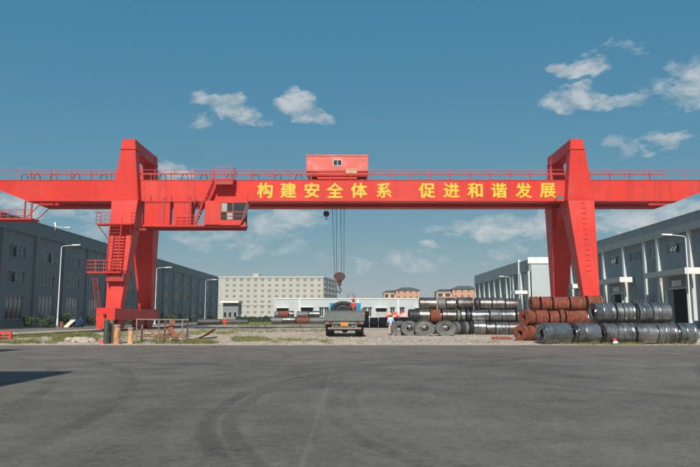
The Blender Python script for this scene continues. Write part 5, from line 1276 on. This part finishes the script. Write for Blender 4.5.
obj('barrel', MB().lathe([(.34, .02), (.34, .12), (.24, .14), (.24, .8), (.3, .84), (.3, .92), (.26, .98), (.2, 1.12), (.08, 1.2), (.06, 1.28)], (hx, hy, 0), 'z', 18), 'hydrant', hd_, True)
for sx in (-1, 1): obj('outlet', MB().lathe([(.12, .2), (.12, .42), (.15, .42), (.15, .5), (.05, .52)] if sx > 0 else [(.12, -.2), (.12, -.42), (.15, -.42), (.15, -.5), (.05, -.52)], (hx, hy, .66), 'x', 12), 'hydrant', hd_, True)
# thin flat bars on the gravel, green tarp, litter, debris on the right
d = 42.5; xa, xb = (489.5 - 350) / F * d, (510.5 - 350) / F * d
fb = thing('steel_bars', 'bundle of flat rusty bars lying on the gravel before the dark stack', 'steel bars', ((xa + xb) / 2, d, yard_z(xa, d)))
for i in range(5):
    z = yard_z((xa + xb) / 2, d) + .01 + .045 * (i % 3); obj('bar', MB().box(xa + rc.uniform(0, .2), xb - rc.uniform(0, .2), d - .3 + i * .13, d - .2 + i * .13, z, z + .08), 'rust_bar', fb)
def tarp():
    d0 = 45.5; xa, xb = (684 - 350) / F * d0, (699 - 350) / F * d0; mb = MB(); n = 12
    for j in range(n + 1):
        for i in range(n + 1):
            u, v = i / n, j / n; e = min(u, 1 - u, v, 1 - v); z = .05 + .95 * min(1, e * 4.5) ** .7 * (.72 + .35 * mnoise.noise(Vector((u * 3, v * 3, 2)))) * (1 - .25 * u)
            mb.v.append((xa + (xb - xa) * u, d0 + 2.2 * v, z))
    for j in range(n):
        for i in range(n): mb.f.append((j * (n + 1) + i, j * (n + 1) + i + 1, (j + 1) * (n + 1) + i + 1, (j + 1) * (n + 1) + i)); mb.m.append(0)
    tag(obj('tarpaulin', mb, 'tarp', None, 50), 'green tarpaulin over a low heap beyond the right end of the shiny coils', 'tarpaulin')
tarp()
d = 47.5
for i in range(7):
    x = (672 + i * 2.2 - 350) / F * d; r = rc.uniform(.2, .38)
    rock('debris_lump', 'brown lump in the scrap heap left of the green tarpaulin', 'lumps in the scrap heap', (x, d + rc.uniform(-.3, .5), .15 + r * .4 + (.45 if i % 2 else .1)), r, 70 + i, 'rust_bar')
hp = MB()
hc = ((679 - 350) / F * d, d + .4)
hp.lathe([(1.35, .0), (1.15, .35), (.8, .75), (.3, .95)], (hc[0], hc[1], .0), 'z', 14)
tag(obj('scrap_heap', hp, 'gravel', None, 60), 'low brown earth and scrap heap behind the right end of the coils', 'heap')
for (px, lab, m1, m2) in ((611.5, 'crumpled red and white bag on the ground before the shiny coils', 'paper', 'bright_red'),):
    x = (px - 350) / F * 37.5; t = rock('litter_bag', lab, None, (x, 37.45, .13), .15, 90, 'paper'); t['category'] = 'bag'
    o2 = rock('red_panel', '', None, (0, 0, 0), .11, 91, 'bright_red'); o2.parent = t; o2.location = (-.02, -.04, .16)
    for k_ in ('label', 'category'):
        if k_ in o2: del o2[k_]

# ------------------------------------------------------------------ vegetation and gravel
def leaf_mesh(name, n, rx, ry, rz, m, seed, size=.09):
    r_ = random.Random(seed); mb = MB()
    cl = [(r_.gauss(0, .45) * rx, r_.gauss(0, .45) * ry, rz * r_.uniform(.25, 1.7), r_.uniform(.25, .5)) for _ in range(16)]
    for _ in range(n):
        cx, cy, cz, cr = r_.choice(cl); v = Vector((r_.gauss(0, 1), r_.gauss(0, 1), r_.gauss(0, 1))).normalized() * cr * r_.random() ** .4
        p = Vector((cx + v.x * rx, cy + v.y * ry, max(.05, cz + v.z * rz)))
        a = Vector((r_.gauss(0, 1), r_.gauss(0, 1), r_.gauss(0, 1))).normalized(); b = a.orthogonal().normalized(); s_ = size * r_.uniform(.6, 1.4)
        mb.add([p - a * s_, p + b * s_ * .5, p + a * s_, p - b * s_ * .5], [(0, 1, 2, 3)])
    return mb
shrub_specs = [(30, 1.5, 'leaf', 'dark rounded shrub under the windows at the far left'), (46, .9, 'leaf2', 'low shrub left of the first street lamp base'), (60, 1.7, 'leaf', 'dark shrub hiding the foot of the nearest street lamp'),
               (70.5, 2.1, 'leaf', 'tall dark shrub beside the blue forklift'), (92, 1.5, 'leaf', 'dark shrub just left of the crane leg foot'), (131, 1.6, 'leaf2', 'shrub seen between the two left crane legs'),
               (166, 2.3, 'leaf', 'shrub right of the left rear crane leg'), (174, 1.9, 'leaf2', 'second shrub right of the left rear crane leg'), (184, 2.3, 'leaf', 'third shrub right of the left rear crane leg'), (194, 1.9, 'leaf2', 'shrub left of the far street lamp'), (213, 2.2, 'leaf', 'shrub at the far corner of the left hall')]
for i, (px, h, m, lab) in enumerate(shrub_specs):
    x = -44.3 + .5 * (i % 2); d = -x * F / (350 - px)
    if px == 60: x = -41.3; d = -x * F / (350 - 58) - .9; x = -41.9
    t = thing('shrub', lab, 'shrub', (0, 0, 0), 'shrubs along the left hall'); W[t.name] = Vector((0, 0, 0))
    obj('foliage', leaf_mesh('f', 1100, .75 * h / 1.4, .75 * h / 1.4, h * .55, m, i, .085 + .03 * h), m, t)
    st_ = MB()
    for q in range(4): st_.tube((.04 * q - .06, 0, 0), (.25 * math.cos(q * 1.7), .25 * math.sin(q * 1.7), h * .7), .03, 5, .012)
    obj('stem', st_, 'bark', t)
    t.location = (x, d, .03)
# dark hedge along the far edge of the lawn
mb = leaf_mesh('hedge', 10, 1, 1, 1, 'leaf', 77)
hb = MB(); r_ = random.Random(8)
for _ in range(16000):
    x = r_.uniform(-31.5, -20.5); p = Vector((x, 181 + r_.uniform(-.6, .6), r_.uniform(.05, 1.5 + .5 * mnoise.noise(Vector((x * .8, 0, 0))))))
    a = Vector((r_.gauss(0, 1), r_.gauss(0, 1), r_.gauss(0, 1))).normalized(); b = a.orthogonal().normalized(); s_ = .16 * r_.uniform(.6, 1.4)
    hb.add([p - a * s_, p + b * s_ * .5, p + a * s_, p - b * s_ * .5], [(0, 1, 2, 3)])
tag(obj('hedge', hb, 'leaf'), 'low dark clipped hedge in front of the dormitory', 'hedge')
# grass tufts
def grass():
    mb = MB(); r_ = random.Random(21)
    def tuft(x, y, z, h, n, sp):
        for _ in range(n):
            a = r_.uniform(0, 6.28); bx, by = x + r_.gauss(0, sp), y + r_.gauss(0, sp); hh = h * r_.uniform(.5, 1.2); l = hh * r_.uniform(.15, .6); w = .012 + .012 * r_.random()
            tx, ty = bx + math.cos(a) * l, by + math.sin(a) * l; px, py = -math.sin(a) * w, math.cos(a) * w
            mb.add([(bx - px, by - py, z - .02), (bx + px, by + py, z - .02), (tx, ty, z + hh)], [(0, 1, 2)])
    patches = [(62, 99, 39.4, 46.0, 420, .26), (135, 190, 39.2, 42, 90, .2), (235, 272, 39.6, 43, 150, .17), (186, 216, 38.3, 40, 170, .22), (0, 60, 38.2, 40, 120, .16), (270, 330, 38.6, 42, 90, .16), (140, 200, 38.2, 39.2, 110, .18), (330, 500, 38.2, 40, 60, .1), (0, 75, 40.0, 52, 420, .22), (120, 230, 44, 60, 260, .22), (98, 140, 40, 47, 80, .2),
               (560, 640, 37.55, 37.9, 60, .16), (540, 690, 37.6, 38.0, 50, .12), (200, 330, 60, 74, 160, .25), (240, 330, 95, 112, 160, .3), (150, 240, 50, 62, 90, .2)]
    for a, b, d0, d1, n, h in patches:
        for _ in range(n):
            d = r_.uniform(d0, d1); px = r_.uniform(a, b)
            if mnoise.noise(Vector((px * .09, d * .5, 4))) < -.12: continue
            x = (px - 350) / F * d; tuft(x, d, yard_z(x, d), h, 16, .13)
    for _ in range(1500):
        d = r_.uniform(114, 176); px = r_.uniform(222, 272); x = (px - 350) / F * d
        if -31 < x < -15: tuft(x, d, .02, .3, 5, .3)
    o = obj('grass', mb, 'grassblade'); tag(o, 'scattered green and dry grass tufts on the gravel', 'grass', kind='stuff')
M['grassblade'] = mat('grass_blade', (.16, .17, .05), .7, 0, .4, .5, dirt=(.30, .25, .12), dirt_amt=.35, dirt_scale=.7)
grass()
def stones():
    mb = MB(); r_ = random.Random(31)
    for _ in range(16000):
        d = 37.5 + 25 * r_.random() ** 2.2; px = r_.uniform(-10, 720); x = (px - 350) / F * d
        if x < -31 or x > 33: continue
        z = yard_z(x, d); s_ = (.012 + .045 * r_.random() ** 5) * (1.0 + (d - 37) * .03)
        a = r_.uniform(0, 6.28); ca, sa = math.cos(a) * s_, math.sin(a) * s_; zz = s_ * r_.uniform(.5, 1.1)
        mb.add([(x + ca, d + sa, z), (x - sa, d + ca, z), (x - ca, d - sa, z), (x + sa, d - ca, z), (x + ca * .2, d + sa * .3, z + zz)], [(0, 1, 4), (1, 2, 4), (2, 3, 4), (3, 0, 4)])
    tag(obj('gravel_stones', mb, 'stone'), 'loose pale gravel stones spread over the yard', 'gravel', kind='stuff')
stones()

# ------------------------------------------------------------------ summer haze
def haze():
    mb = MB().box(-420, 420, -160, 700, -1.0, 34.0)
    o = obj('haze', mb, 'haze'); tag(o, 'thin pale summer haze over the whole yard', 'haze', kind='stuff')
hm = bpy.data.materials.new('haze'); hm.use_nodes = True; hn = hm.node_tree.nodes; hn.remove(hn['Principled BSDF'])
pv = hn.new('ShaderNodeVolumePrincipled'); pv.inputs['Color'].default_value = (.80, .86, .90, 1); pv.inputs['Density'].default_value = HAZE; pv.inputs['Anisotropy'].default_value = .0
hm.node_tree.links.new(pv.outputs[0], hn['Material Output'].inputs['Volume']); M['haze'] = hm
if HAZE > 0: haze()
